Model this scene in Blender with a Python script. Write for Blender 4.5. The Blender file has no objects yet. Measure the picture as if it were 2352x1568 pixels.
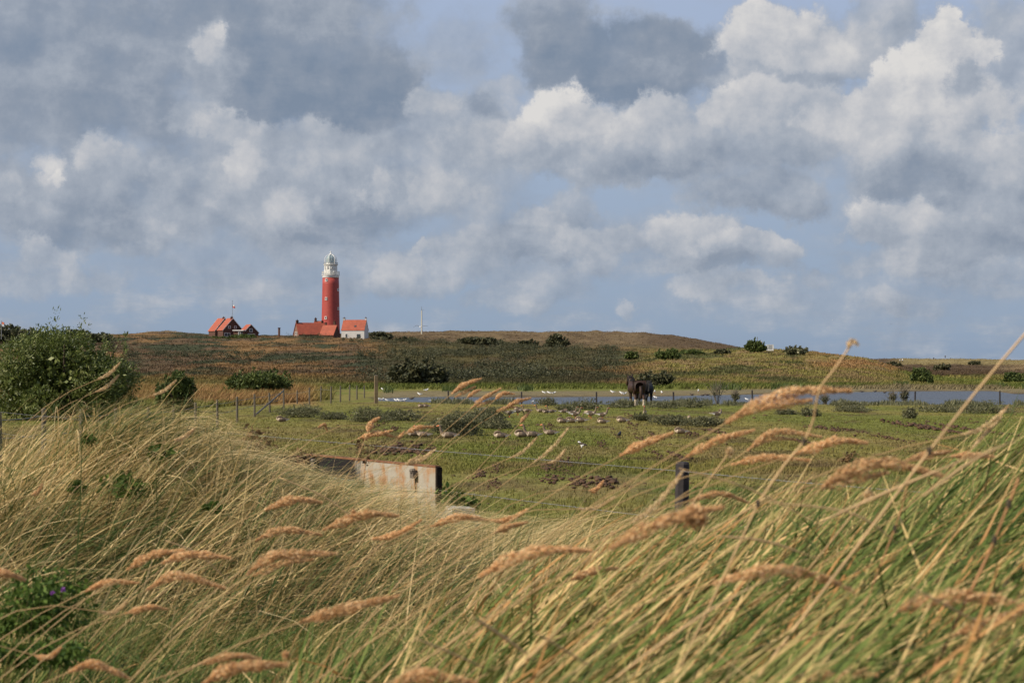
import bpy, math, random
import numpy as np
from mathutils import Vector, Matrix

random.seed(7)
RNG = np.random.default_rng(11)
S = bpy.context.scene
COL = S.collection
F, CX, CY, HOR, H = 3708.0, 1176.0, 784.0, 838.0, 2.7     # picture units: 2352 x 1568
PITCH = math.atan((HOR - CY) / F)
_f = np.array([0, math.cos(PITCH), math.sin(PITCH)]); _u = np.array([0, -math.sin(PITCH), math.cos(PITCH)])

def at(x, y, Y):
    """world point at depth Y seen in direction (x, y)"""
    d = _f + np.array([1, 0, 0]) * (x - CX) / F + _u * (CY - y) / F
    t = Y / d[1]
    return np.array([d[0] * t, Y, H + d[2] * t])

# ------------------------------------------------------------------ numeric helpers
def sstep(a, b, x):
    t = np.clip((x - a) / (b - a), 0, 1)
    return t * t * (3 - 2 * t)

def _hash(i, j, s):
    n = (i * 374761393 + j * 668265263 + s * 1442695041) & 0x7fffffff
    n = ((n ^ (n >> 13)) * 1274126177) & 0x7fffffff
    return ((n ^ (n >> 16)) & 0xffff) / 65535.0

def vnoise(x, y, s=0):
    x = np.asarray(x, float); y = np.asarray(y, float)
    i = np.floor(x).astype(np.int64); j = np.floor(y).astype(np.int64)
    fx = x - i; fy = y - j
    fx = fx * fx * (3 - 2 * fx); fy = fy * fy * (3 - 2 * fy)
    a = _hash(i, j, s); b = _hash(i + 1, j, s); c = _hash(i, j + 1, s); d = _hash(i + 1, j + 1, s)
    return (a * (1 - fx) + b * fx) * (1 - fy) + (c * (1 - fx) + d * fx) * fy

def fbm(x, y, s=0, oct=4):
    v = 0; a = .5; t = 0
    for o in range(oct):
        v = v + a * vnoise(x * 2 ** o, y * 2 ** o, s + o); t += a; a *= .5
    return v / t

# ------------------------------------------------------------------ terrain
DK = np.array([100, 186, 205, 230, 265, 300, 350, 400, 480, 560, 640, 720, 800, 900, 1100, 1500, 4000.])
#   rows at        186  205  230  265  300  350  400  480  560  640  720  800  900  1100 1500 4000
ROWS = {
 -900: [889, 884, 874, 858, 846, 829, 815, 793, 778, 772, 772, 775, 778, 790, 815, 836],
 0:    [889, 884, 874, 858, 846, 829, 815, 793, 778, 772, 772, 775, 778, 790, 815, 836],
 260:  [889, 884, 874, 858, 846, 829, 815, 793, 779, 774, 772, 770, 771, 790, 815, 836],
 380:  [889, 884, 874, 858, 846, 829, 815, 793, 780, 776, 773, 766, 757, 772, 815, 836],
 480:  [889, 884, 874, 858, 846, 829, 815, 793, 779, 775, 774, 772, 769, 790, 815, 836],
 700:  [889, 884, 874, 858, 846, 829, 815, 793, 779, 775, 774, 772, 773, 795, 815, 836],
 860:  [889, 884, 873, 857, 845, 828, 814, 793, 782, 777, 770, 766, 764, 790, 815, 836],
 1000: [889, 884, 872, 856, 844, 826, 810, 790, 788, 776, 763, 763, 764, 790, 815, 836],
 1200: [889, 884, 871, 855, 842, 821, 808, 800, 800, 780, 762, 764, 770, 790, 815, 836],
 1400: [889, 884, 870, 852, 838, 818, 808, 803, 803, 785, 763, 764, 770, 790, 815, 836],
 1500: [889, 884, 868, 850, 835, 815, 806, 806, 806, 788, 766, 768, 775, 790, 815, 836],
 1600: [889, 884, 867, 848, 832, 812, 806, 807, 807, 797, 779, 782, 790, 800, 815, 836],
 1700: [889, 883, 866, 846, 828, 810, 806, 807, 808, 804, 798, 800, 806, 815, 825, 836],
 1780: [889, 883, 866, 844, 824, 808, 807, 808, 809, 808, 808, 812, 815, 820, 828, 836],
 1860: [889, 883, 866, 845, 825, 812, 813, 814, 816, 818, 820, 822, 824, 828, 832, 836],
 1980: [888, 882, 864, 843, 828, 819, 822, 826, 830, 832, 832, 828, 828, 832, 834, 837],
 2040: [888, 882, 868, 852, 843, 838, 842, 846, 846, 838, 830, 826, 826, 832, 834, 837],
 2110: [889, 885, 879, 873, 868, 863, 861, 857, 848, 838, 830, 825, 826, 832, 834, 837],
 2250: [889, 886, 882, 876, 872, 867, 863, 857, 848, 838, 831, 826, 827, 832, 834, 837],
 2400: [889, 886, 882, 875, 870, 865, 860, 853, 845, 838, 833, 830, 829, 832, 834, 837],
 3400: [889, 886, 882, 875, 870, 865, 860, 853, 845, 838, 833, 830, 829, 832, 834, 837],
}
TX = np.linspace(-900, 3400, 431)
TD = np.exp(np.linspace(math.log(100), math.log(4000), 400))
_xs = np.array(sorted(ROWS))
_zk = np.array([[0.0] + [H + (HOR - r) / F * d for r, d in zip(ROWS[x], DK[1:])] for x in _xs])
_zk[:, 1] = 0.02
_tmp = np.array([np.interp(np.log(TD), np.log(DK), _zk[i]) for i in range(len(_xs))])
TAB = np.array([np.interp(TX, _xs, _tmp[:, j]) for j in range(len(TD))]).T
def _blur(a, n, ax):
    for _ in range(2):
        pad = [(0, 0), (0, 0)]; pad[ax] = (n, n)
        p = np.pad(a, pad, mode='edge'); c = np.zeros_like(a)
        for k in range(2 * n + 1):
            c += np.take(p, range(k, k + a.shape[ax]), axis=ax)
        a = c / (2 * n + 1)
    return a
TAB = _blur(_blur(TAB, 3, 0), 3, 1)

def table(xo, Y):
    fx = np.clip((xo - TX[0]) / (TX[1] - TX[0]), 0, len(TX) - 1.001)
    fd = np.clip((np.log(np.maximum(Y, 1)) - math.log(100)) / (math.log(4000) - math.log(100)) * (len(TD) - 1), 0, len(TD) - 1.001)
    i = fx.astype(int); j = fd.astype(int); a = fx - i; b = fd - j
    return (TAB[i, j] * (1 - a) + TAB[i + 1, j] * a) * (1 - b) + (TAB[i, j + 1] * (1 - a) + TAB[i + 1, j + 1] * a) * b

def xo_of(X, Y):
    return CX + F * X / np.maximum(Y, 4)

def shore_near(x): return np.interp(x, [800, 880, 1000, 1200, 2600], [126, 124, 119, 114.5, 113])
def shore_far(x):  return np.interp(x, [850, 900, 1000, 1300, 1500, 1700, 1900, 2100, 2280, 2330, 2600], [132, 136, 141, 142, 144, 152, 163, 174, 175, 158, 158])

def terrain(X, Y):
    X = np.asarray(X, float); Y = np.asarray(Y, float)
    xo = xo_of(X, Y)
    st = 1 + 1.2 * sstep(-5, -11, X)
    z = np.interp(Y / st, [-12, 0, 6, 10, 14.7, 20, 28, 36, 4000], [1.2, 1.2, 1.15, 1.0, .65, .30, .05, 0, 0])
    z = z + .62 * sstep(-1.15, -.05, X - .10 * (Y - 4)) * sstep(6.8, 4.8, Y)
    z = z + .98 * np.exp(-((X + 2.3) / 1.2) ** 2 - ((Y - 9.5) / 2.0) ** 2)
    z = z +   .42 * np.exp(-((X - 2.3) / 1.2) ** 2 - ((Y - 5.2) / 1.8) ** 2)
    z = z + .12 * (fbm(X * .9, Y * .9, 3) - .5) * sstep(30, 5, Y)
    z = z + .10 * (fbm(X * .15, Y * .15, 5) - .5) * sstep(14, 40, Y) * sstep(125, 105, Y)
    z = z + table(xo, Y)
    hs = sstep(200, 330, Y)
    z = z + hs * ((fbm(X * .05, Y * .05, 9) - .5) * 2.0 + (fbm(X * .2, Y * .2, 13) - .5) * (1.0 + .9 * sstep(380, 520, Y))) * sstep(1500, 700, Y)
    n, f = shore_near(xo), shore_far(xo)
    w = (vnoise(X * .12, Y * .05, 31) - .5) * 3
    m = sstep(n - 4, n + 3, Y + w) * (1 - sstep(f - 3, f + 6, Y + w * 2)) * sstep(850, 885, xo)
    m2 = sstep(200, 204, Y) * (1 - sstep(212, 217, Y)) * sstep(2130, 2170, xo)
    return z - .36 * m - .5 * m2

def tz(x, y): return float(terrain(np.array([x]), np.array([y]))[0])

# zone colours (what grows there, cloud shadow painted on mid slope), linear
LUSH = np.array([.112, .132, .023]); OLIVE = np.array([.182, .158, .043]); STRAW = np.array([.27, .19, .085])
ORANGE = np.array([.27, .155, .062]); SCRUB = np.array([.030, .034, .016]); HEATH = np.array([.092, .060, .032])
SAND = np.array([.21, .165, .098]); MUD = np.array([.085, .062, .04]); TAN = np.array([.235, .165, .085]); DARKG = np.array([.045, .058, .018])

def mixc(c, d, w):
    return c * (1 - w[..., None]) + d * w[..., None]

def zone(X, Y):
    X = np.asarray(X, float); Y = np.asarray(Y, float)
    xo = xo_of(X, Y)
    n1 = fbm(X * .11, Y * .05, 41); n2 = fbm(X * .45, Y * .25, 43); n3 = fbm(X * .02, Y * .012, 47)
    c = np.broadcast_to(OLIVE, X.shape + (3,)).copy()
    c = mixc(c, LUSH, sstep(.46, .62, n1) * .7)
    c = mixc(c, STRAW * .72, sstep(.46, .66, n2) * .65 * sstep(85, 40, Y))
    c = mixc(c, HEATH * .9, sstep(.58, .72, fbm(X * .5, Y * .3, 45)) * .6)
    c = mixc(c, STRAW * .55, sstep(30, 16, Y) * .7)
    c = mixc(c, np.array([.05, .085, .016]), sstep(.44, .56, fbm(X * .16, Y * .12, 49)) * sstep(44, 34, Y) * sstep(14, 20, Y) * sstep(1150, 1300, xo) * .9)
    left = sstep(760, 690, xo + 40 * (n2 - .5)) * sstep(102, 112, Y) * sstep(206, 190, Y)
    c = mixc(c, ORANGE, left * (.55 + .45 * sstep(.4, .6, n2)))
    c = mixc(c, STRAW * .9, sstep(260, 120, xo) * sstep(28, 40, Y) * sstep(75, 60, Y) * .5)
    f = shore_far(xo)
    beach = sstep(f - 2, f + 3, Y) * sstep(f + 32, f + 18, Y) * sstep(850, 890, xo)
    c = mixc(c, SAND * .62 + OLIVE * .2, beach)
    n = shore_near(xo)
    c = mixc(c, MUD, sstep(n - 4, n - 1, Y) * sstep(f + 5, f, Y) * sstep(850, 880, xo))
    c = mixc(c, LUSH * .8, sstep(178, 186, Y) * sstep(215, 200, Y) * (1 - beach) * sstep(700, 800, xo))
    # near hill
    hill = sstep(196, 214, Y)
    hc = np.broadcast_to(HEATH, X.shape + (3,)).copy()
    hc = mixc(hc, SCRUB * 1.2, sstep(.46, .60, n1))
    hc = mixc(hc, ORANGE * .66, sstep(.52, .64, fbm(X * .06, Y * .025, 53)) * .85)
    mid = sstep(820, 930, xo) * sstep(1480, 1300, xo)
    hc = mixc(hc, DARKG * .72 + HEATH * .12, mid * .75)  # dark scrub green, with a cloud shadow painted into the mid slope
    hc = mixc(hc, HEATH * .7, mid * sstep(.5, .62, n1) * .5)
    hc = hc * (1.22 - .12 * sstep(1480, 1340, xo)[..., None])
    low = sstep(275, 215, Y)
    hc = mixc(hc, OLIVE * .72, low * .8 * sstep(900, 700, xo))
    rt = sstep(1380, 1560, xo + 60 * (n1 - .5)) * sstep(2110, 2040, xo)
    rc = OLIVE * .95 * np.ones_like(hc)
    rc = mixc(rc, STRAW * .72, sstep(.42, .6, n2))
    rc = mixc(rc, DARKG, sstep(.56, .66, n1) * .75)
    rc = mixc(rc, ORANGE * .92, sstep(1830, 1900, xo) * sstep(.3, .5, n1) * sstep(245, 275, Y))
    hc = mixc(hc, rc, rt)
    far = sstep(540, 620, Y) * sstep(840, 920, xo)
    fc = TAN * .62 * np.ones_like(hc)
    fc = mixc(fc, HEATH * .95, sstep(1420, 1520, xo) * .8)
    fc = mixc(fc, HEATH, sstep(.48, .6, n1) * .6)
    hc = mixc(hc, fc, far)
    hc = mixc(hc, TAN * .8, sstep(820, 870, Y) * sstep(860, 800, xo) * sstep(.35, .5, n1))
    rr = sstep(2030, 2090, xo)
    r2 = OLIVE * .9 * np.ones_like(hc)
    r2 = mixc(r2, LUSH * .9, sstep(.45, .55, n1) * .8)
    r2 = mixc(r2, HEATH * .85, sstep(300, 345, Y + 60 * (n1 - .5)))
    r2 = mixc(r2, TAN * .8, sstep(2270, 2350, xo + 60 * (n1 - .5)) * sstep(420, 560, Y))
    r2 = mixc(r2, TAN * .72 + LUSH * .3, sstep(610, 660, Y))
    hc = mixc(hc, r2, rr)
    return mixc(c, hc, hill)

# ------------------------------------------------------------------ mesh / object helpers
def link(o, parent=None):
    COL.objects.link(o)
    if parent is not None: o.parent = parent
    return o

def tag(o, label=None, cat=None, group=None, kind=None):
    if label: o['label'] = label
    if cat: o['category'] = cat
    if group: o['group'] = group
    if kind: o['kind'] = kind
    return o

def empty(name, loc, rotz=0, label=None, cat=None, group=None):
    o = bpy.data.objects.new(name, None)
    o.location = loc; o.rotation_euler = (0, 0, rotz); o.empty_display_size = .1
    link(o)
    return tag(o, label, cat, group)

def np_mesh(name, V, Fc, mat=None, parent=None, col=None, smooth=False, mats=None, midx=None):
    """V (n,3); Fc list of int arrays (m,k) of equal k, or a list of such arrays"""
    V = np.asarray(V, np.float32)
    if isinstance(Fc, np.ndarray): Fc = [Fc]
    Fc = [np.asarray(a, np.int32) for a in Fc if len(a)]
    me = bpy.data.meshes.new(name)
    loops = np.concatenate([a.ravel() for a in Fc])
    tot = np.concatenate([np.full(len(a), a.shape[1], np.int32) for a in Fc])
    st = np.concatenate([[0], np.cumsum(tot)[:-1]]).astype(np.int32)
    me.vertices.add(len(V)); me.loops.add(len(loops)); me.polygons.add(len(tot))
    me.vertices.foreach_set('co', V.ravel())
    me.loops.foreach_set('vertex_index', loops)
    me.polygons.foreach_set('loop_start', st)
    me.polygons.foreach_set('loop_total', tot)
    if smooth: me.polygons.foreach_set('use_smooth', np.ones(len(tot), bool))
    if midx is not None: me.polygons.foreach_set('material_index', np.asarray(midx, np.int32))
    me.update(calc_edges=True)
    if col is not None:
        a = me.color_attributes.new('Col', 'FLOAT_COLOR', 'POINT')
        c = np.ones((len(V), 4), np.float32); c[:, :3] = col
        a.data.foreach_set('color', c.ravel())
    for m in (mats or ([mat] if mat else [])): me.materials.append(m)
    return link(bpy.data.objects.new(name, me), parent)

class MB:
    """collects simple solids into one mesh"""
    def __init__(s): s.v = []; s.f = []
    def _add(s, vs, fs):
        b = len(s.v); s.v += [tuple(map(float, p)) for p in vs]; s.f += [tuple(i + b for i in q) for q in fs]; return s
    def box(s, c, d, rot=None):
        x, y, z = [k / 2 for k in d]
        vs = [Vector(p) for p in ((-x, -y, -z), (x, -y, -z), (x, y, -z), (-x, y, -z), (-x, -y, z), (x, -y, z), (x, y, z), (-x, y, z))]
        if rot is not None: vs = [rot @ p for p in vs]
        return s._add([p + Vector(c) for p in vs], [(0, 3, 2, 1), (4, 5, 6, 7), (0, 1, 5, 4), (1, 2, 6, 5), (2, 3, 7, 6), (3, 0, 4, 7)])
    def tube(s, pts, r, n=6, cap=True):
        pts = [Vector(p) for p in pts]
        rs = r if isinstance(r, (list, tuple)) else [r] * len(pts)
        vs = []; fs = []
        for i, p in enumerate(pts):
            t = (pts[min(i + 1, len(pts) - 1)] - pts[max(i - 1, 0)]).normalized()
            a = t.orthogonal().normalized() if abs(t.z) < .95 else Vector((1, 0, 0))
            if abs(t.z) < .95: a = t.cross(Vector((0, 0, 1))).normalized()
            b = t.cross(a)
            for k in range(n):
                an = 2 * math.pi * k / n
                vs.append(p + (a * math.cos(an) + b * math.sin(an)) * rs[i])
        for i in range(len(pts) - 1):
            for k in range(n):
                fs.append((i * n + k, i * n + (k + 1) % n, (i + 1) * n + (k + 1) % n, (i + 1) * n + k))
        if cap:
            fs.append(tuple(range(n - 1, -1, -1))); fs.append(tuple((len(pts) - 1) * n + k for k in range(n)))
        return s._add(vs, fs)
    def lathe(s, prof, n=24, c=(0, 0, 0), cap=True):
        vs = []; fs = []
        for (r, z) in prof:
            for k in range(n):
                a = 2 * math.pi * k / n
                vs.append((c[0] + r * math.cos(a), c[1] + r * math.sin(a), c[2] + z))
        for i in range(len(prof) - 1):
            for k in range(n):
                fs.append((i * n + k, i * n + (k + 1) % n, (i + 1) * n + (k + 1) % n, (i + 1) * n + k))
        if cap:
            fs.append(tuple(range(n - 1, -1, -1))); fs.append(tuple((len(prof) - 1) * n + k for k in range(n)))
        return s._add(vs, fs)
    def poly(s, vs, fs): return s._add(vs, fs)
    def build(s, name, mat, parent=None, smooth=False):
        me = bpy.data.meshes.new(name)
        me.from_pydata(s.v, [], s.f); me.update()
        if smooth:
            me.polygons.foreach_set('use_smooth', np.ones(len(me.polygons), bool))
        me.materials.append(mat)
        return link(bpy.data.objects.new(name, me), parent)

# ------------------------------------------------------------------ materials
def newmat(name):
    m = bpy.data.materials.new(name); m.use_nodes = True
    nt = m.node_tree; b = nt.nodes['Principled BSDF']
    return m, nt, b
def N(nt, t, **k):
    n = nt.nodes.new(t)
    for a, v in k.items(): setattr(n, a, v)
    return n
def ramp(nt, stops):
    r = N(nt, 'ShaderNodeValToRGB'); e = r.color_ramp.elements
    while len(e) < len(stops): e.new(.5)
    for el, (p, c) in zip(e, stops): el.position = p; el.color = (*c, 1)
    return r
def noise(nt, vec, scale, detail=4, rough=.55):
    n = N(nt, 'ShaderNodeTexNoise'); n.inputs['Scale'].default_value = scale
    n.inputs['Detail'].default_value = detail; n.inputs['Roughness'].default_value = rough
    if vec is not None: nt.links.new(vec, n.inputs['Vector'])
    return n
def plain(name, c, rough=.7, var=.25, scale=3.0, metal=0, bump=0.0):
    """solid colour with natural mottling"""
    m, nt, b = newmat(name)
    tc = N(nt, 'ShaderNodeTexCoord')
    n = noise(nt, tc.outputs['Object'], scale, 5)
    r = ramp(nt, [(.25, tuple(k * (1 - var) for k in c)), (.75, tuple(min(1, k * (1 + var)) for k in c))])
    nt.links.new(n.outputs['Fac'], r.inputs['Fac']); nt.links.new(r.outputs['Color'], b.inputs['Base Color'])
    b.inputs['Roughness'].default_value = rough; b.inputs['Metallic'].default_value = metal
    b.inputs['Specular IOR Level'].default_value = .3
    if bump:
        bp = N(nt, 'ShaderNodeBump'); bp.inputs['Strength'].default_value = bump
        nt.links.new(n.outputs['Fac'], bp.inputs['Height']); nt.links.new(bp.outputs['Normal'], b.inputs['Normal'])
    return m
def leafmat(name, stops, patch=0.0, transl=.3, rough=.55, spec=.3, pscale=.8, use_col=False, jitter=.35, objvar=0):
    """blades and leaves: each island its own tint, patches from noise"""
    m, nt, b = newmat(name)
    g = N(nt, 'ShaderNodeNewGeometry')
    if use_col:
        at_ = N(nt, 'ShaderNodeAttribute', attribute_name='Col')
        mr = N(nt, 'ShaderNodeMapRange'); mr.inputs['To Min'].default_value = 1 - jitter; mr.inputs['To Max'].default_value = 1 + jitter
        nt.links.new(g.outputs['Random Per Island'], mr.inputs['Value'])
        mu = N(nt, 'ShaderNodeVectorMath', operation='SCALE')
        nt.links.new(at_.outputs['Color'], mu.inputs[0]); nt.links.new(mr.outputs['Result'], mu.inputs['Scale'])
        colout = mu.outputs['Vector']
    else:
        r = ramp(nt, stops)
        if patch:
            n = noise(nt, g.outputs['Position'], pscale, 3)
            mr = N(nt, 'ShaderNodeMapRange'); mr.inputs['From Min'].default_value = .3; mr.inputs['From Max'].default_value = .7
            mr.inputs['To Min'].default_value = -patch; mr.inputs['To Max'].default_value = patch
            nt.links.new(n.outputs['Fac'], mr.inputs['Value'])
            ad = N(nt, 'ShaderNodeMath', operation='ADD', use_clamp=True)
            nt.links.new(g.outputs['Random Per Island'], ad.inputs[0]); nt.links.new(mr.outputs['Result'], ad.inputs[1])
            nt.links.new(ad.outputs[0], r.inputs['Fac'])
        else:
            nt.links.new(g.outputs['Random Per Island'], r.inputs['Fac'])
        colout = r.outputs['Color']
    if objvar:
        oi = N(nt, 'ShaderNodeObjectInfo'); ov = N(nt, 'ShaderNodeMapRange'); ov.inputs['To Min'].default_value = 1 - objvar; ov.inputs['To Max'].default_value = 1 + objvar * .6
        nt.links.new(oi.outputs['Random'], ov.inputs['Value'])
        vs = N(nt, 'ShaderNodeVectorMath', operation='SCALE'); nt.links.new(colout, vs.inputs[0]); nt.links.new(ov.outputs['Result'], vs.inputs['Scale']); colout = vs.outputs['Vector']
    nt.links.new(colout, b.inputs['Base Color'])
    b.inputs['Roughness'].default_value = rough; b.inputs['Specular IOR Level'].default_value = spec
    if transl:
        t = N(nt, 'ShaderNodeBsdfTranslucent'); nt.links.new(colout, t.inputs['Color'])
        mx = N(nt, 'ShaderNodeMixShader'); mx.inputs['Fac'].default_value = transl
        nt.links.new(b.outputs[0], mx.inputs[1]); nt.links.new(t.outputs[0], mx.inputs[2])
        nt.links.new(mx.outputs[0], nt.nodes['Material Output'].inputs['Surface'])
    return m

M = {}
M['white'] = plain('white_paint', (.72, .71, .68), .5, .08)
M['offwhite'] = plain('weathered_white_paint', (.58, .57, .53), .55, .18, 1.2)
M['palegrey'] = plain('pale_grey_render', (.50, .49, .47), .8, .08, 1.0)
M['dark'] = plain('dark_opening', (.03, .035, .04), .4, .2)
M['glass'] = plain('window_glass', (.05, .065, .075), .12, .2)
M['metal'] = plain('grey_metal', (.30, .31, .31), .4, .2, 2, .6)
M['wood'] = plain('weathered_wood', (.115, .097, .072), .85, .4, 9, 0, .4)
M['darkwood'] = plain('dark_weathered_wood', (.035, .03, .03), .85, .5, 14, 0, .6)
M['wire'] = plain('galvanised_wire', (.20, .20, .20), .6, .2, 4, .3)
M['brick'] = plain('brown_brick', (.085, .042, .030), .9, .35, 2.5)
M['palebrick'] = plain('red_brown_brick', (.17, .092, .064), .9, .3, 2.5)
M['bird_white'] = plain('white_feathers', (.80, .79, .77), .8, .06, 8)
M['bird_grey'] = plain('pale_grey_feathers', (.33, .34, .36), .8, .1, 8)
M['bird_dark'] = plain('black_feathers', (.03, .028, .028), .7, .2, 8)
M['goose'] = plain('grey_brown_feathers', (.165, .118, .080), .8, .4, 22)
M['goose_pale'] = plain('pale_buff_feathers', (.50, .40, .30), .8, .2, 16)
M['goose_dark'] = plain('dark_brown_feathers', (.075, .056, .042), .8, .3, 18)
M['bill'] = plain('orange_bill', (.50, .16, .06), .5, .15, 8)
M['horse'] = plain('dark_bay_coat', (.036, .017, .010), .6, .5, 2.2)
M['horse_black'] = plain('black_coat', (.006, .005, .005), .75, .4, 2.2)
M['horse_white'] = plain('white_feathered_hair', (.55, .45, .34), .8, .2, 12)
M['concrete'] = plain('pale_concrete', (.38, .36, .33), .9, .2, 6)
M['skin'] = plain('skin', (.45, .28, .2), .6, .05)
M['clothes_dark'] = plain('dark_clothes', (.02, .022, .03), .8, .2)
M['clothes_light'] = plain('pale_clothes', (.6, .6, .6), .8, .1)
M['red_cloth'] = plain('red_cloth', (.55, .06, .03), .8, .1)
M['orange_cloth'] = plain('orange_cloth', (.75, .22, .12), .8, .1)
M['green_paint'] = plain('dark_green_paint', (.012, .095, .062), .45, .3, 5)
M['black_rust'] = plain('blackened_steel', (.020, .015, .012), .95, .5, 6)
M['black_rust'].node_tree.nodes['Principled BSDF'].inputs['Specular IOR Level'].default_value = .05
M['lug'] = plain('rusty_lug', (.16, .13, .10), .8, .4, 10)

def redmat(name, c, tile):
    m, nt, b = newmat(name)
    tc = N(nt, 'ShaderNodeTexCoord')
    mp = N(nt, 'ShaderNodeMapping'); mp.inputs['Scale'].default_value = (2.2, 2.2, .25) if not tile else (1, 1, 1); nt.links.new(tc.outputs['Object'], mp.inputs['Vector'])
    n = noise(nt, mp.outputs['Vector'], .5, 6, .65)
    n2 = noise(nt, tc.outputs['Object'], 4.0 if tile else 1.2, 3)
    ad = N(nt, 'ShaderNodeMath', operation='ADD'); nt.links.new(n.outputs['Fac'], ad.inputs[0]); nt.links.new(n2.outputs['Fac'], ad.inputs[1])
    mr = N(nt, 'ShaderNodeMath', operation='MULTIPLY'); mr.inputs[1].default_value = .5; nt.links.new(ad.outputs[0], mr.inputs[0])
    v = .42 if tile else .22
    r = ramp(nt, [(.3, tuple(k * (1 - v) for k in c)), (.7, tuple(k * (1 + v) for k in c))])
    nt.links.new(mr.outputs[0], r.inputs['Fac']); nt.links.new(r.outputs['Color'], b.inputs['Base Color'])
    b.inputs['Roughness'].default_value = .75 if tile else .55
    return m
M['tower_red'] = redmat('red_tower_paint', (.31, .042, .030), False)
M['tile'] = redmat('orange_roof_tiles', (.29, .064, .030), True)
M['tile_dark'] = redmat('weathered_roof_tiles', (.27, .055, .026), True)

def skipmat():
    m, nt, b = newmat('rusty_cream_paint')
    tc = N(nt, 'ShaderNodeTexCoord')
    mp = N(nt, 'ShaderNodeMapping'); mp.inputs['Scale'].default_value = (7, 7, .9); nt.links.new(tc.outputs['Object'], mp.inputs['Vector'])
    n = noise(nt, mp.outputs['Vector'], 1.0, 6, .6)
    n2 = noise(nt, tc.outputs['Object'], 5, 5, .6)
    mu = N(nt, 'ShaderNodeMath', operation='MULTIPLY'); nt.links.new(n.outputs['Fac'], mu.inputs[0]); nt.links.new(n2.outputs['Fac'], mu.inputs[1])
    r = ramp(nt, [(.10, (.37, .34, .285)), (.24, (.32, .28, .22)), (.31, (.33, .20, .11)), (.40, (.20, .095, .045))])
    nt.links.new(mu.outputs[0], r.inputs['Fac'])
    # near-black towards the far end, ragged edge
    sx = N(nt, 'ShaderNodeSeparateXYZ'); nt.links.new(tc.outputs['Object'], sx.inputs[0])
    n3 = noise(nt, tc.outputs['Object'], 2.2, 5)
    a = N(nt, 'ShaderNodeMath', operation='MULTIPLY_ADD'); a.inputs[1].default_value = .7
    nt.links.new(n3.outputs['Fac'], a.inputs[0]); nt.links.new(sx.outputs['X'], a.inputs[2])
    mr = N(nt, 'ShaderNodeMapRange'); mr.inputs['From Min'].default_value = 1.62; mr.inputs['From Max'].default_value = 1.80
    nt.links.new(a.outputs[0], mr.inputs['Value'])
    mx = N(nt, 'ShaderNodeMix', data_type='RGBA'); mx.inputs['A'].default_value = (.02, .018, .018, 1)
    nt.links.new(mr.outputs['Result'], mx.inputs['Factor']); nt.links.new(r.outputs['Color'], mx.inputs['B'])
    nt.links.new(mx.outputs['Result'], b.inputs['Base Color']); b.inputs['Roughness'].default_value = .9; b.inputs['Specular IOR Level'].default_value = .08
    return m
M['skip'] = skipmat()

def groundmat():
    m, nt, b = newmat('ground_cover')
    at_ = N(nt, 'ShaderNodeAttribute', attribute_name='Col')
    g = N(nt, 'ShaderNodeNewGeometry')
    n = noise(nt, g.outputs['Position'], .55, 8, .7)
    n2 = noise(nt, g.outputs['Position'], 6.0, 4, .7)
    mr = N(nt, 'ShaderNodeMapRange'); mr.inputs['From Min'].default_value = .3; mr.inputs['From Max'].default_value = .7
    mr.inputs['To Min'].default_value = .55; mr.inputs['To Max'].default_value = 1.4
    nt.links.new(n.outputs['Fac'], mr.inputs['Value'])
    mr2 = N(nt, 'ShaderNodeMapRange'); mr2.inputs['From Min'].default_value = .3; mr2.inputs['From Max'].default_value = .7
    mr2.inputs['To Min'].default_value = .7; mr2.inputs['To Max'].default_value = 1.3
    nt.links.new(n2.outputs['Fac'], mr2.inputs['Value'])
    mu = N(nt, 'ShaderNodeMath', operation='MULTIPLY'); nt.links.new(mr.outputs['Result'], mu.inputs[0]); nt.links.new(mr2.outputs['Result'], mu.inputs[1])
    sc = N(nt, 'ShaderNodeVectorMath', operation='SCALE'); nt.links.new(at_.outputs['Color'], sc.inputs[0]); nt.links.new(mu.outputs[0], sc.inputs['Scale'])
    # bare earth specks
    n4 = noise(nt, g.outputs['Position'], .9, 7, .68)
    sp = N(nt, 'ShaderNodeMapRange'); sp.inputs['From Min'].default_value = .61; sp.inputs['From Max'].default_value = .69
    nt.links.new(n4.outputs['Fac'], sp.inputs['Value'])
    mx = N(nt, 'ShaderNodeMix', data_type='RGBA'); mx.inputs['B'].default_value = (.075, .045, .026, 1)
    nt.links.new(sp.outputs['Result'], mx.inputs['Factor']); nt.links.new(sc.outputs['Vector'], mx.inputs['A'])
    nt.links.new(mx.outputs['Result'], b.inputs['Base Color'])
    b.inputs['Roughness'].default_value = .95; b.inputs['Specular IOR Level'].default_value = .1
    bp = N(nt, 'ShaderNodeBump'); bp.inputs['Strength'].default_value = .8; bp.inputs['Distance'].default_value = .12
    nt.links.new(n2.outputs['Fac'], bp.inputs['Height']); nt.links.new(bp.outputs['Normal'], b.inputs['Normal'])
    return m
M['ground'] = groundmat()

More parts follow.
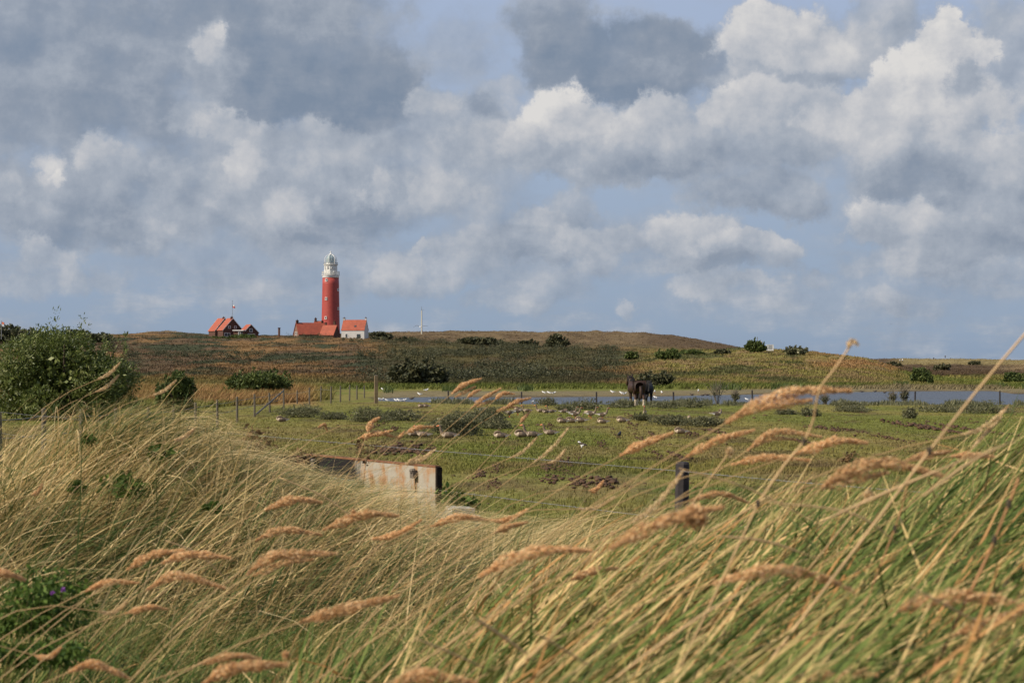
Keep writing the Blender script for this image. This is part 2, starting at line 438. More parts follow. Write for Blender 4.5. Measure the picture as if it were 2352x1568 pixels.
def watermat():
    m, nt, b = newmat('pond_water')
    g = N(nt, 'ShaderNodeNewGeometry')
    mp = N(nt, 'ShaderNodeMapping'); mp.inputs['Scale'].default_value = (1.0, .55, 1); nt.links.new(g.outputs['Position'], mp.inputs['Vector'])
    n = noise(nt, mp.outputs['Vector'], 1.6, 5, .65)
    b.inputs['Base Color'].default_value = (.055, .062, .072, 1); b.inputs['Roughness'].default_value = .38
    b.inputs['IOR'].default_value = 1.33
    bp = N(nt, 'ShaderNodeBump'); bp.inputs['Strength'].default_value = 1.0; bp.inputs['Distance'].default_value = .30
    nt.links.new(n.outputs['Fac'], bp.inputs['Height']); nt.links.new(bp.outputs['Normal'], b.inputs['Normal'])
    return m
M['water'] = watermat()
GREEN = [(0, (.035, .062, .012)), (.30, (.095, .135, .028)), (.58, (.16, .195, .05)), (.71, (.30, .26, .09)), (.86, (.60, .43, .19)), (.93, (.66, .48, .23)), (1, (.42, .22, .08))]
M['near_grass'] = leafmat('tall_green_grass', GREEN, .30, .25, .6, .15, .7)
M['lush_grass'] = leafmat('hollow_grass', [(0, (.02, .05, .008)), (.4, (.055, .105, .018)), (.66, (.12, .16, .04)), (.84, (.34, .28, .10)), (1, (.56, .40, .18))], .22, .2, .6, .15, .9)
M['marram'] = leafmat('straw_marram', [(0, (.03, .06, .014)), (.30, (.10, .15, .045)), (.46, (.24, .20, .07)), (.64, (.60, .43, .19)), (1, (.82, .63, .34))], .36, .28, .6, .15, .9)
M['mid_grass'] = leafmat('dry_mixed_grass', [(0, (.07, .085, .022)), (.3, (.19, .16, .055)), (.5, (.45, .31, .125)), (1, (.78, .58, .31))], .32, .2, .55, .3, .7)
M['tuft'] = leafmat('low_grass', None, 0, .25, .7, .2, use_col=True, jitter=.24)
M['plume'] = leafmat('orange_seed_fluff', [(0, (.58, .33, .15)), (.5, (.76, .48, .24)), (1, (.88, .64, .38))], 0, .4, .8, .1, objvar=.16)
M['plume_pale'] = leafmat('pale_seed_head', [(0, (.58, .40, .21)), (.5, (.68, .50, .28)), (1, (.76, .58, .36))], 0, .3, .8, .1)
M['stem'] = plain('dry_stem', (.42, .27, .12), .6, .25, 6)
M['green_stem'] = plain('green_stem', (.10, .10, .035), .7, .3, 6)
M['cane'] = plain('pale_dry_cane', (.50, .33, .165), .6, .3, 10)
M['redcane'] = plain('reddish_dry_cane', (.36, .18, .08), .6, .35, 10)
M['willow'] = leafmat('willow_leaves', [(0, (.045, .06, .012)), (.5, (.10, .13, .028)), (.85, (.16, .19, .05)), (1, (.28, .29, .12))], .15, .3, .5, .3, .5)
M['bush'] = leafmat('bush_leaves', [(0, (.035, .055, .014)), (.6, (.080, .108, .028)), (1, (.15, .175, .055))], .1, .3, .55, .2, .5)
M['greyshrub'] = leafmat('grey_green_leaves', [(0, (.06, .066, .028)), (.6, (.125, .125, .060)), (1, (.21, .195, .11))], .1, .25, .6, .3, .8)
M['scrub'] = leafmat('dark_scrub_leaves', [(0, (.036, .041, .017)), (.6, (.064, .067, .030)), (1, (.105, .098, .045))], .1, .2, .6, .3, .3)
M['nettle'] = leafmat('nettle_leaves', [(0, (.03, .06, .010)), (1, (.12, .18, .035))], 0, .3, .6, .12)
M['brownweed'] = leafmat('brown_weed', [(0, (.11, .065, .03)), (1, (.21, .13, .06))], 0, .2, .7, .2)
M['purple'] = plain('purple_flower', (.35, .12, .45), .7, .2, 20)
M['twig'] = plain('grey_twig', (.15, .125, .09), .8, .3, 8)
M['bark'] = plain('dark_bark', (.06, .045, .03), .9, .3, 8)
M['clod'] = plain('dark_earth', (.075, .042, .024), .95, .5, 6, 0, .5)

# ------------------------------------------------------------------ ground and water
def build_ground():
    Y = np.concatenate([np.arange(-12, 30, .28), 30 * np.exp(np.arange(0, math.log(4000 / 30), .0118))])
    U = np.linspace(-.66, .66, 560)
    YY, UU = np.meshgrid(Y, U, indexing='ij')
    XX = UU * (YY + 27)
    ZZ = terrain(XX, YY)
    V = np.stack([XX, YY, ZZ], -1).reshape(-1, 3)
    ny, nx = YY.shape
    idx = np.arange(ny * nx).reshape(ny, nx)
    q = np.stack([idx[:-1, :-1], idx[:-1, 1:], idx[1:, 1:], idx[1:, :-1]], -1).reshape(-1, 4)
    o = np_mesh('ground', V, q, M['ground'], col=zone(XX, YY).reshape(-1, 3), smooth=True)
    tag(o, kind='structure', label='rough pasture rising to grassy dunes behind the pond')
    w = MB().poly([(-60, 95, -.15), (160, 95, -.15), (160, 240, -.15), (-60, 240, -.15)], [(0, 1, 2, 3)]).build('water', M['water'])
    tag(w, kind='structure', label='shallow rippled blue pond between the pasture and the dunes')
build_ground()

# ------------------------------------------------------------------ blades
def blades(base, az, length, width, lean, bend, segs=4, droop=0.0):
    """ribbons; az heading, lean start angle from vertical, bend extra angle gained to the tip. returns V, F, and n verts per blade"""
    n = len(base)
    P = base.copy(); pts = [P.copy()]
    hx, hy = np.cos(az), np.sin(az)
    for k in range(segs):
        a = lean + bend * ((k + .5) / segs) ** 1.3
        st = (length / segs)[:, None]
        P = P + np.stack([hx * np.sin(a), hy * np.sin(a), np.cos(a)], -1) * st
        pts.append(P.copy())
    side = az + math.pi / 2 + RNG.normal(0, .7, n)
    sx = np.stack([np.cos(side), np.sin(side), RNG.normal(0, .25, n)], -1)
    V = []
    for k, p in enumerate(pts):
        t = k / segs
        w = width * (1 - t ** 2 * .92) * (.7 + .3 * min(1, t * 4))
        V += [p - sx * w[:, None] / 2, p + sx * w[:, None] / 2]
    V = np.stack(V, 1)                       # n, 2(segs+1), 3
    m = 2 * (segs + 1)
    b = (np.arange(n) * m)[:, None]
    F_ = np.concatenate([np.stack([b[:, 0] + 2 * k, b[:, 0] + 2 * k + 1, b[:, 0] + 2 * k + 3, b[:, 0] + 2 * k + 2], -1) for k in range(segs)])
    return V.reshape(-1, 3), F_

def scatter(n, y0, y1, x0=-20, x1=2372, power=2.0, pad=.6):
    """points uniform on the ground inside the view wedge"""
    Y = (y0 ** power + RNG.random(n) * (y1 ** power - y0 ** power)) ** (1 / power)
    x = x0 + RNG.random(n) * (x1 - x0)
    X = (x - CX) / F * Y + (RNG.random(n) - .5) * 2 * pad
    return X, Y

def tuftize(X, Y, per, spread):
    """gather points into tussocks; returns the points and a tussock number for each"""
    n = len(X); m = max(1, n // per)
    c = RNG.integers(0, n, m)
    k = RNG.integers(0, m, n)
    loose = RNG.random(n) < .18
    sp = spread * (.5 + RNG.random(m))
    X2 = np.where(loose, X, X[c][k] + RNG.normal(0, 1, n) * sp[k]); Y2 = np.where(loose, Y, Y[c][k] + RNG.normal(0, 1, n) * sp[k])
    return X2, Y2, k, m

def grass(name, X, Y, mat, L, W, lean, bend, azm=.12, azs=.35, segs=4, label='', per=34, spread=.05, canopy=None, tz_=.25):
    X, Y, k, m = tuftize(X, Y, per, spread)
    Z = terrain(X, Y) - .02
    n = len(X)
    base = np.stack([X, Y, Z], -1)
    cl = fbm(X * 1.1, Y * 1.1, 71)
    az = azm + RNG.normal(0, azs, n) + RNG.normal(0, tz_, m)[k] + (cl - .5) * 1.3
    ln = L[0] + (L[1] - L[0]) * RNG.random(n)
    ln *= (.7 + .55 * fbm(X * .8, Y * .8, 77)) * (.8 + .4 * RNG.random(m))[k]
    l0 = lean[0] + (lean[1] - lean[0]) * RNG.random(n) + RNG.normal(0, .14, m)[k]
    b0 = bend[0] + (bend[1] - bend[0]) * RNG.random(n) ** 1.2 + RNG.normal(0, .28, m)[k]
    # some snapped or stray blades
    stray = RNG.random(n) < .12
    az = np.where(stray, az + RNG.normal(0, 1.3, n), az); b0 = np.where(stray, b0 + RNG.normal(.3, .5, n), b0)
    V, Fc = blades(base, az, ln, W[0] + (W[1] - W[0]) * RNG.random(n) ** 1.5, np.maximum(.02, l0), b0, segs)
    if canopy is not None:      # how tall the sward grows from place to place
        nv = 2 * (segs + 1)
        B = V.reshape(n, nv, 3)
        xo = xo_of(B[..., 0], B[..., 1])
        lim = np.interp(xo, canopy[0], canopy[1]) + np.maximum(0, 2.8 - B[..., 1]) * 250 - (np.where(RNG.random(n) < .11, RNG.random(n) * 105, 0) + RNG.normal(0, 9, n))[:, None]
        zl = H - (lim - HOR) / F * B[..., 1]
        zb = base[:, None, 2]
        s_ = np.where(B[..., 2] > zl, (zl - zb) / np.maximum(B[..., 2] - zb, .02), 1.0).min(1)
        k2 = s_ > .22
        s_ = np.clip(s_, 0, 1)[:, None, None]
        B = base[:, None, :] + (B - base[:, None, :]) * np.concatenate([np.sqrt(s_), np.sqrt(s_), s_], -1)
        B = B[k2]; V = B.reshape(-1, 3); n = len(B)
        b_ = np.arange(n) * nv
        Fc = np.concatenate([np.stack([b_ + 2 * q, b_ + 2 * q + 1, b_ + 2 * q + 3, b_ + 2 * q + 2], -1) for q in range(segs)])
    o = np_mesh(name, V, Fc, mat)
    return tag(o, label, None, None, 'stuff')

FAR_LINE = ([-300, 0, 130, 300, 450, 560, 640, 720, 830, 900, 1000, 1100, 1250, 1400, 1550, 1700, 2352, 3000],
            [1000, 985, 930, 912, 930, 975, 1040, 1072, 1105, 1112, 1122, 1175, 1188, 1185, 1172, 1125, 1050, 1030])
NEAR_LINE = ([-300, 0, 300, 450, 700, 900, 1100, 1350, 1550, 1700, 2000, 2200, 2352, 3000],
             [1340, 1370, 1430, 1500, 1455, 1400, 1335, 1230, 1178, 1118, 1060, 1000, 955, 900])
def build_grass():
    # near bank
    X, Y = scatter(56000, 1.15, 6.6, -700, 2700, 1.6, .6)
    k = ~((Y > 4.2) & (xo_of(X, Y) < 900) & (RNG.random(len(X)) < .4))
    grass('tall_grass', X[k], Y[k], M['near_grass'], (.6, 1.2), (.006, .0165), (.75, 1.35), (.1, .7), .02, .27, 6,
          'tall green and straw grass blown to the right on the near bank', 30, .05, NEAR_LINE, .22)
    # left mound of marram
    n = 60000
    X = RNG.normal(-2.1, 1.7, n); Y = RNG.uniform(6.0, 12.6, n)
    k = (RNG.random(n) < 1.1 - .15 * np.abs(Y - 9)) & (X < 1.2)
    grass('marram_grass', X[k], Y[k], M['marram'], (.7, 1.45), (.0035, .0095), (.35, 1.05), (.6, 1.75), .0, .36, 8,
          'straw coloured marram grass combed over the left mound', 55, .06, FAR_LINE, .5)
    # dry grass behind the bank
    X, Y = scatter(52000, 5.6, 15, 250, 2500, 1.3, .4)
    k = RNG.random(len(X)) < np.where(Y > 11, .4, .95) * (1 - .5 * sstep(1120, 1300, xo_of(X, Y)))
    grass('dry_grass', X[k], Y[k], M['mid_grass'], (.35, .95), (.003, .0085), (.3, 1.1), (.2, 1.2), .06, .6, 5,
          'fine dry grass in the hollow between the mound and the right bank', 26, .05, FAR_LINE, .4)
build_grass()
def build_lush():
    n = 24000
    Y = RNG.uniform(3.6, 6.9, n); xo = RNG.uniform(-200, 760, n)
    X = (xo - CX) / F * Y
    grass('lush_grass', X, Y, M['lush_grass'], (.6, 1.1), (.004, .009), (.25, .95), (.5, 1.3), .05, .45, 6,
          'dark green grass in the shaded hollow at the lower left', 40, .06, ([-300, 0, 200, 350, 500, 800], [1320, 1340, 1370, 1400, 1440, 1440]), .45)
build_lush()

def tufts(name, n, y0, y1, hgt, wid, label, x0=-60, x1=2412, per=3, sel=None, logd=True, lean=.45, tint=1.0):
    """short grass: triangles tinted with the ground zone colours"""
    if logd: Y = np.exp(np.log(y0) + RNG.random(n) * (np.log(y1) - np.log(y0)))
    else: Y = 1 / (1 / y0 + RNG.random(n) * (1 / y1 - 1 / y0))
    x = x0 + RNG.random(n) * (x1 - x0)
    X = (x - CX) / F * Y
    if sel is not None:
        k = sel(X, Y, x); X, Y = X[k], Y[k]
    Z = terrain(X, Y)
    dry = (Z > -.08); X, Y, Z = X[dry], Y[dry], Z[dry]
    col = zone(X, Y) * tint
    n = len(X)
    sc = np.interp(Y, [y0, y1], [1.0, 1.0])
    V = []; C = []
    for j in range(per):
        bx = X + RNG.normal(0, wid[1] * .8, n); by = Y + RNG.normal(0, wid[1] * .8, n)
        a = RNG.random(n) * 6.283
        w = (wid[0] + (wid[1] - wid[0]) * RNG.random(n)) / 2
        h = hgt[0] + (hgt[1] - hgt[0]) * RNG.random(n) ** 1.5
        h = h * (.5 + fbm(X * .35, Y * .35, 83))
        sx, sy = np.cos(a) * w, np.sin(a) * w
        lx = h * (lean + RNG.normal(0, .35, n)); ly = h * RNG.normal(0, .35, n)
        z0 = Z - .03
        V.append(np.stack([np.stack([bx - sx, by - sy, z0], -1), np.stack([bx + sx, by + sy, z0], -1), np.stack([bx + lx, by + ly, Z + h], -1)], 1))
        jit = np.clip(1 + RNG.normal(0, .14, n), .6, 1.5)[:, None]
        c = col * jit
        C.append(np.repeat(c[:, None, :], 3, 1))
    V = np.concatenate(V).reshape(-1, 3); C = np.concatenate(C).reshape(-1, 3)
    o = np_mesh(name, V, np.arange(len(V)).reshape(-1, 3), M['tuft'], col=C)
    return tag(o, label, None, None, 'stuff')
tufts('pasture_grass', 60000, 13, 45, (.03, .13), (.012, .03), 'short grazed grass of the near pasture', logd=False, lean=.15)
tufts('meadow_grass', 60000, 40, 118, (.025, .085), (.03, .07), 'short grazed grass of the pasture round the geese', logd=False, lean=.15)
tufts('dry_meadow', 26000, 100, 200, (.2, .7), (.06, .16), 'tall orange dry grass behind the left fence', x1=760, logd=False,
      sel=lambda X, Y, x: (Y > np.interp(x, [0, 450, 700, 760], [60, 100, 118, 125])))
tufts('bank_grass', 26000, 176, 235, (.15, .5), (.10, .25), 'green grass along the far side of the pond', x0=760,
      sel=lambda X, Y, x: RNG.random(len(X)) < sstep(176, 190, Y))
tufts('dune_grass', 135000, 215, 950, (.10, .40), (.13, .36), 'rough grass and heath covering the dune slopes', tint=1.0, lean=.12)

# ------------------------------------------------------------------ leaves
def leafcloud(centres, radii, n, size, aspect=2.0, flat=1.0, up=.3, shell=.55):
    """n leaf quads in a set of ellipsoid clumps"""
    centres = np.asarray(centres, float); radii = np.asarray(radii, float)
    w = radii.prod(1) ** (2 / 3); w = w / w.sum()
    k = RNG.choice(len(centres), n, p=w)
    d = RNG.normal(0, 1, (n, 3)); d /= np.linalg.norm(d, axis=1)[:, None]
    r = shell + (1 - shell) * RNG.random(n) ** .6
    r *= 1 + RNG.normal(0, .08, n)
    P = centres[k] + d * radii[k] * r[:, None]
    ax = d * .6 + RNG.normal(0, .6, (n, 3)) + np.array([.25, 0, up]); ax /= np.linalg.norm(ax, axis=1)[:, None]
    b = np.cross(ax, RNG.normal(0, 1, (n, 3))); b /= np.linalg.norm(b, axis=1)[:, None]
    L = size * (.6 + .8 * RNG.random(n)); Wd = L / aspect
    A = ax * L[:, None] / 2; B = b * Wd[:, None] / 2
    V = np.stack([P - A, P + B, P + A, P - B], 1).reshape(-1, 3)
    return V, np.arange(4 * n).reshape(-1, 4)

def crown_clumps(rx, ry, rz, n, cz=0, small=.42):
    """sub-clumps filling a dome of height rz that reaches the ground"""
    c = []; r = []
    for i in range(n):
        a = random.random() * 6.283; e = random.random()
        q = random.random() ** .5
        s = small * random.uniform(.65, 1.15)
        x = rx * q * math.cos(a) * (1 - s * .8); y = ry * q * math.sin(a) * (1 - s * .8)
        top = math.sqrt(max(0, 1 - .75 * q * q))
        z = rz * (.10 + (top * 1.06 - .10 - s * .36) * e)
        c.append((x, y, z))
        r.append((rx * s, ry * s, rz * s * .62))
    return c, r

def bush(name, x, yb, Y, wpx, hpx, nleaf, leaf, mat, label, cat='bush', group=None, aspect=2.2, nclump=16, parts=True, small=.42, sprigs=8, zbase=None):
    X = (x - CX) / F * Y
    z0 = tz(X, Y) if zbase is None else zbase
    rx = wpx * 1.08 / F * Y / 2; rz = hpx / F * Y; ry = rx * .8
    c, r = crown_clumps(rx, ry, rz, nclump, 0, small)
    V, Fc = leafcloud(c, r, nleaf, leaf, aspect)
    v2, f2 = leafcloud([(0, 0, rz * .36)], [(rx * .72, ry * .7, rz * .42)], nleaf // 6, leaf * 1.4, 1.6, shell=.2)
    Fc = np.concatenate([Fc, f2 + len(V)]); V = np.concatenate([V, v2])
    if sprigs:
        vs = [V]; fs = [Fc]; b = len(V)
        for i in range(sprigs):
            sx = random.uniform(-.8, .75) * rx
            zt = rz * (.62 + .38 * (1 - (sx / rx) ** 2)) * random.uniform(.9, 1.10)
            kz = random.uniform(.5, 1.1); cc = [(sx + .10 * t * rz * .5, random.uniform(-.4, .4) * ry, zt - rz * .24 + t * rz * .2 * kz) for t in (0, .4, .8, 1.15)]
            rr = [(rx * .05, ry * .05, rz * .05)] * 4
            v, f = leafcloud(cc, rr, 40, leaf * .9, aspect, up=.8, shell=.1)
            vs.append(v); fs.append(f + b); b += len(v)
        V = np.concatenate(vs); Fc = np.concatenate(fs)
    V[:, 2] = np.maximum(V[:, 2], -.05 - .1 * RNG.random(len(V)))
    if not parts:
        o = np_mesh(name, V, Fc, mat); o.location = (X, Y, z0)
        return tag(o, label, cat, group)
    e = empty(name, (X, Y, z0), 0, label, cat, group)
    np_mesh('crown', V, Fc, mat, e)
    mb = MB()
    for i in range(7):
        a = random.random() * 6.283; q = random.uniform(.2, .7)
        p1 = (rx * q * math.cos(a), ry * q * math.sin(a), rz * .75)
        p0 = (p1[0] * .2, p1[1] * .2, -.1); pm = (p1[0] * .55, p1[1] * .55, rz * .35)
        s = max(.02, rz * .016)
        mb.tube([p0, pm, p1], [s * 1.6, s, s * .4], 5)
    mb.build('trunk', M['bark'], e)
    return e

# big willow and the named bushes
bush('willow_bush', 145, 945, 80, 340, 228, 52000, .20, M['willow'], 'large willow bush with silvery wind-blown sprigs behind the left fence', 'bush', None, 3.6, 34, True, .36, 26)
bush('hawthorn_bush', 402, 935, 92, 96, 92, 5200, .20, M['bush'], 'upright green bush standing just right of the big willow', 'bush', None, 2.0, 12)
bush('hawthorn_bush', 600, 893, 150, 160, 62, 7000, .30, M['bush'], 'rounded dark green bush in orange grass below the brick house', 'bush', None, 2.0, 16)
bush('scrub_bush', 960, 895, 205, 130, 62, 6500, .5, M['scrub'], 'broad dark thicket at the foot of the dune right of the tall post', 'bush', None, 2.0, 16)
bush('scrub_bush', 1503, 897, 196, 92, 36, 3000, .4, M['scrub'], 'dark low bush on the far bank beside the two horses', 'bush', None, 2.0, 10)
bush('round_bush', 1736, 812, 345, 46, 30, 2600, .55, M['bush'], 'round dark bush on the dune crest in front of the white sign', 'bush', None, 2.6, 10)
bush('dune_bush', 1280, 802, 520, 62, 32, 2000, .9, M['scrub'], 'dark tall shrub on the ridge below the far brown dune', 'bush', None, 2.0, 10)
bush('dune_bush', 1215, 804, 500, 60, 20, 1200, .9, M['scrub'], 'dark low shrub left of the tall ridge shrub', 'bush', None, 2.0, 9)
bush('dune_bush', 1100, 799, 500, 110, 16, 1600, .9, M['scrub'], 'long low dark shrub along the ridge right of the white cottage', 'bush', None, 2.0, 12)
bush('dune_bush', 1452, 826, 330, 36, 20, 1000, .5, M['bush'], 'small round green bush high on the slope above the horses', 'bush', None, 2.0, 8)
bush('dune_bush', 1535, 838, 310, 70, 30, 1800, .5, M['bush'], 'wide green bush on the slope right of the small round one', 'bush', None, 2.0, 10)
bush('dune_bush', 1585, 822, 350, 70, 16, 1300, .6, M['bush'], 'flat green bush near the crest left of the round bush', 'bush', None, 2.0, 9)
bush('dune_bush', 1655, 822, 340, 46, 12, 800, .5, M['scrub'], 'small flat dark bush just left of the round crest bush', 'bush', None, 2.0, 7)
bush('dune_bush', 1830, 830, 320, 60, 20, 1200, .5, M['greyshrub'], 'grey green low bush on the slope below the white sign', 'bush', None, 2.0, 8)
bush('willow_shrub', 2112, 886, 215, 56, 40, 2600, .36, M['bush'], 'leaning green willow shrub on the far bank at the end of the orange slope', 'bush', None, 2.6, 10)
bush('willow_shrub', 2137, 891, 205, 14, 26, 700, .3, M['bush'], 'narrow dark shrub drooping at the right foot of the willow shrub', 'bush', None, 2.6, 5)
bush('heath_bush', 2052, 843, 560, 36, 14, 700, .8, M['scrub'], 'round dark bush above the brown heath below the walkers', 'bush', None, 2.0, 7)
bush('heath_bush', 2165, 851, 520, 44, 16, 800, .8, M['scrub'], 'dark bush on the brown heath right of the round one', 'bush', None, 2.0, 7)
bush('heath_bush', 2240, 838, 640, 34, 10, 500, .9, M['scrub'], 'low dark bush on the skyline of the right dune', 'bush', None, 2.0, 6)
bush('bank_bush', 2330, 884, 260, 60, 22, 1200, .4, M['bush'], 'green bush by the small channel at the right edge', 'bush', None, 2.0, 8)
bush('skyline_trees', 10, 792, 500, 190, 38, 3600, 1.0, M['scrub'], 'dark wind-cut thicket on the skyline behind the willow at the left edge', 'bush', None, 2.0, 12)
bush('skyline_trees', 190, 792, 500, 190, 27, 3000, 1.0, M['scrub'], 'long dark thicket on the skyline right behind the willow top', 'bush', None, 2.0, 12)
bush('garden_hedge', 560, 778, 600, 70, 10, 1300, .8, M['bush'], 'green hedge in front of the brick garage', 'hedge', None, 2.0, 12)
bush('garden_hedge', 500, 781, 600, 60, 9, 1000, .8, M['bush'], 'green hedge in front of the brick house', 'hedge', None, 2.0, 10)
bush('dune_bush', 875, 790, 590, 60, 20, 1200, .9, M['scrub'], 'dark shrub on the crest right beside the white cottage', 'bush', None, 2.0, 9)
bush('dune_bush', 935, 790, 560, 60, 14, 1000, .9, M['scrub'], 'dark shrub on the crest below the pale mast', 'bush', None, 2.0, 9)

# dark scrub on the slopes: uncountable
def build_scrub():
    vs = []; fs = []; b = 0
    n = 0
    while n < 520:
        x = random.uniform(230, 1420); Y = math.exp(random.uniform(math.log(225), math.log(585)))
        X = (x - CX) / F * Y
        p = float(fbm(np.array([X * .045]), np.array([Y * .018]), 91)[0])
        dens = .57 if x < 820 else .43
        if p < dens + random.uniform(-.06, .06): continue
        if x < 700 and Y < 300 and random.random() < .8: continue
        if 1250 < x and random.random() < .6: continue
        z = tz(X, Y)
        s = random.uniform(.6, 1.7)
        c, r = crown_clumps(1.5 * s, 1.4 * s, 1.5 * s, 5, 0, .5)
        c = np.array(c) + np.array([X, Y, z - .1])
        v, f = leafcloud(c, r, 150, .28, 2.0, shell=.4)
        vs.append(v); fs.append(f + b); b += len(v); n += 1
    o = np_mesh('hillside_scrub', np.concatenate(vs), np.concatenate(fs), M['scrub'])
    tag(o, 'dark sea buckthorn scrub spread over the dune slope', None, None, 'stuff')
build_scrub()

# low grey-green shrubs on the pasture
LOW = [  # x, row of base, width, height, label
 (1045, 1000, 150, 62, 'largest grey-green shrub on the pasture behind the tall reed heads'),
 (1115, 966, 120, 36, 'grey-green shrub behind and right of the largest one'),
 (690, 958, 120, 32, 'low grey-green shrub right of the braced fence post'),
 (768, 962, 80, 18, 'flat grey-green shrub in front of the short fence posts'),
 (845, 968, 100, 34, 'mounded grey-green shrub in front of the tall square post'),
 (925, 965, 110, 28, 'grey-green shrub between the tall post and the largest shrub'),
 (1255, 932, 60, 24, 'shrub on the pond edge behind the leftmost resting geese'),
 (1345, 940, 90, 32, 'olive shrub on the pond edge behind the standing geese'),
 (1420, 936, 70, 22, 'low olive shrub left of the horses'),
 (1445, 934, 46, 20, 'low shrub round the hooves of the bay horse'),
 (1530, 938, 110, 28, 'wide olive shrub on the pond edge right of the horses'),
 (1590, 936, 90, 30, 'tall olive shrub on the pond edge below the bare twigs'),
 (1475, 966, 60, 20, 'small shrub beside the upright goose'),
 (1540, 974, 100, 26, 'sprawling grey shrub right of the upright goose'),
 (1620, 978, 110, 26, 'dark grey-green shrub under the preening goose'),
 (1300, 944, 60, 20, 'grey shrub beside the half hidden goose'),
 (1140, 984, 90, 24, 'low shrub left of the sleeping geese'),
 (1805, 952, 60, 14, 'small grey shrub on the pasture below the plume tip'),
 (1860, 956, 50, 22, 'small grey shrub right of the kinked cane'),
 (1960, 946, 110, 16, 'flat brownish shrub before the pond on the right'),
 (2090, 960, 40, 26, 'lone dark green weed clump below the pond fence'),
 (2260, 948, 150, 30, 'broad shrub on the pond edge near the right border'),
 (2150, 945, 120, 20, 'low green shrub right of the pond fence post'),
 (1950, 934, 90, 16, 'low green growth on the pond edge among bare twigs'),
 (450, 1000, 70, 24, 'low grey-green shrub behind the mound left of the brown weed'),
]
for (x, yb, w, h, lab) in LOW:
    Y = min(111, 2.7 * F / (yb - HOR))
    if yb < 945: h *= .8
    bush('low_shrub', x, yb, Y, w, h, int(900 + w * h * .55), .085, M['greyshrub'], lab, 'shrub', 'low shrubs on the pasture', 3.4, 22, False, .34)

# shore fringe: uncountable weeds on the near pond edge
def build_fringe():
    n = 26000
    x = 990 + RNG.random(n) * 1420
    Y = shore_near(x) - 3.5 + RNG.normal(0, 1.6, n)
    k = (vnoise(x * .02, Y * .1, 5) > .33); x, Y = x[k], Y[k]; n = len(x)
    X = (x - CX) / F * Y
    Z = terrain(X, Y) - .03
    hh = (.08 + .36 * RNG.random(n) ** 2) * (.5 + vnoise(x * .03, 0 * x, 8))
    V, Fc = blades(np.stack([X, Y, Z], -1), RNG.random(n) * 6.28, hh, .03 + .04 * RNG.random(n), .1 + .3 * RNG.random(n), .5 * RNG.random(n), 2)
    o = np_mesh('shore_weeds', V, Fc, M['greyshrub'])
    tag(o, 'ragged weeds fringing the near edge of the pond', None, None, 'stuff')
    n = 9000
    x = 880 + RNG.random(n) * 1500
    Y = shore_far(x) + 26 + RNG.normal(0, 4, n) + 6 * (vnoise(x * .02, x * 0, 4))
    k = vnoise(x * .015, x * 0, 9) > .45; x, Y = x[k], Y[k]; n = len(x)
    X = (x - CX) / F * Y
    Z = terrain(X, Y) - .03
    V, Fc = blades(np.stack([X, Y, Z], -1), RNG.random(n) * 6.28, .2 + .6 * RNG.random(n), .06 + .08 * RNG.random(n), .1 + .3 * RNG.random(n), .4 * RNG.random(n), 2)
    o = np_mesh('reeds', V, Fc, M['bush'])
    tag(o, 'short green reeds along the far pond bank', None, None, 'stuff')
build_fringe()

# bare shrubs by the water
def bare_shrub(x, yb, w, h, lab, leaves=200):
    Y = 112; X = (x - CX) / F * Y
    e = empty('bare_shrub', (X, Y, tz(X, Y)), 0, lab, 'shrub', 'bare twiggy shrubs by the pond')
    mb = MB(); W = w / F * Y / 2; Hh = h / F * Y
    tips = []
    for i in range(16):
        a = random.random() * 6.28; q = random.uniform(.2, 1)
        p = (W * q * math.cos(a), W * .6 * q * math.sin(a), Hh * random.uniform(.55, 1))
        m = (p[0] * .35, p[1] * .35, p[2] * .55)
        mb.tube([(p[0] * .05, 0, -.05), m, p], [.02, .014, .006], 4)
        for j in range(2):
            q2 = (m[0] + random.uniform(-.3, .3) * W, m[1], m[2] + random.uniform(.2, .45) * Hh)
            mb.tube([m, q2], [.011, .005], 4); tips.append(q2)
    mb.build('twig', M['twig'], e)
    c = [(t[0] * .8, t[1] * .8, t[2] * .55) for t in tips]
    v, f = leafcloud(c, [(W * .2, W * .2, Hh * .16)] * len(c), leaves, .12, 2.2)
    np_mesh('foliage', v, f, M['greyshrub'], e)
bare_shrub(1648, 932, 70, 62, 'bare pale twigs over the pond left of the big orange plume', 160)
bare_shrub(1688, 932, 50, 40, 'leafy twiggy shrub right beside the bare pale twigs', 320)
bare_shrub(1897, 932, 50, 32, 'twiggy shrub over the pond right of the kinked cane', 220)
bare_shrub(2050, 934, 50, 44, 'dark twiggy shrub left of the pond fence post', 220)
bare_shrub(2078, 934, 46, 56, 'tallest dark twiggy shrub touching the pond fence post', 420)

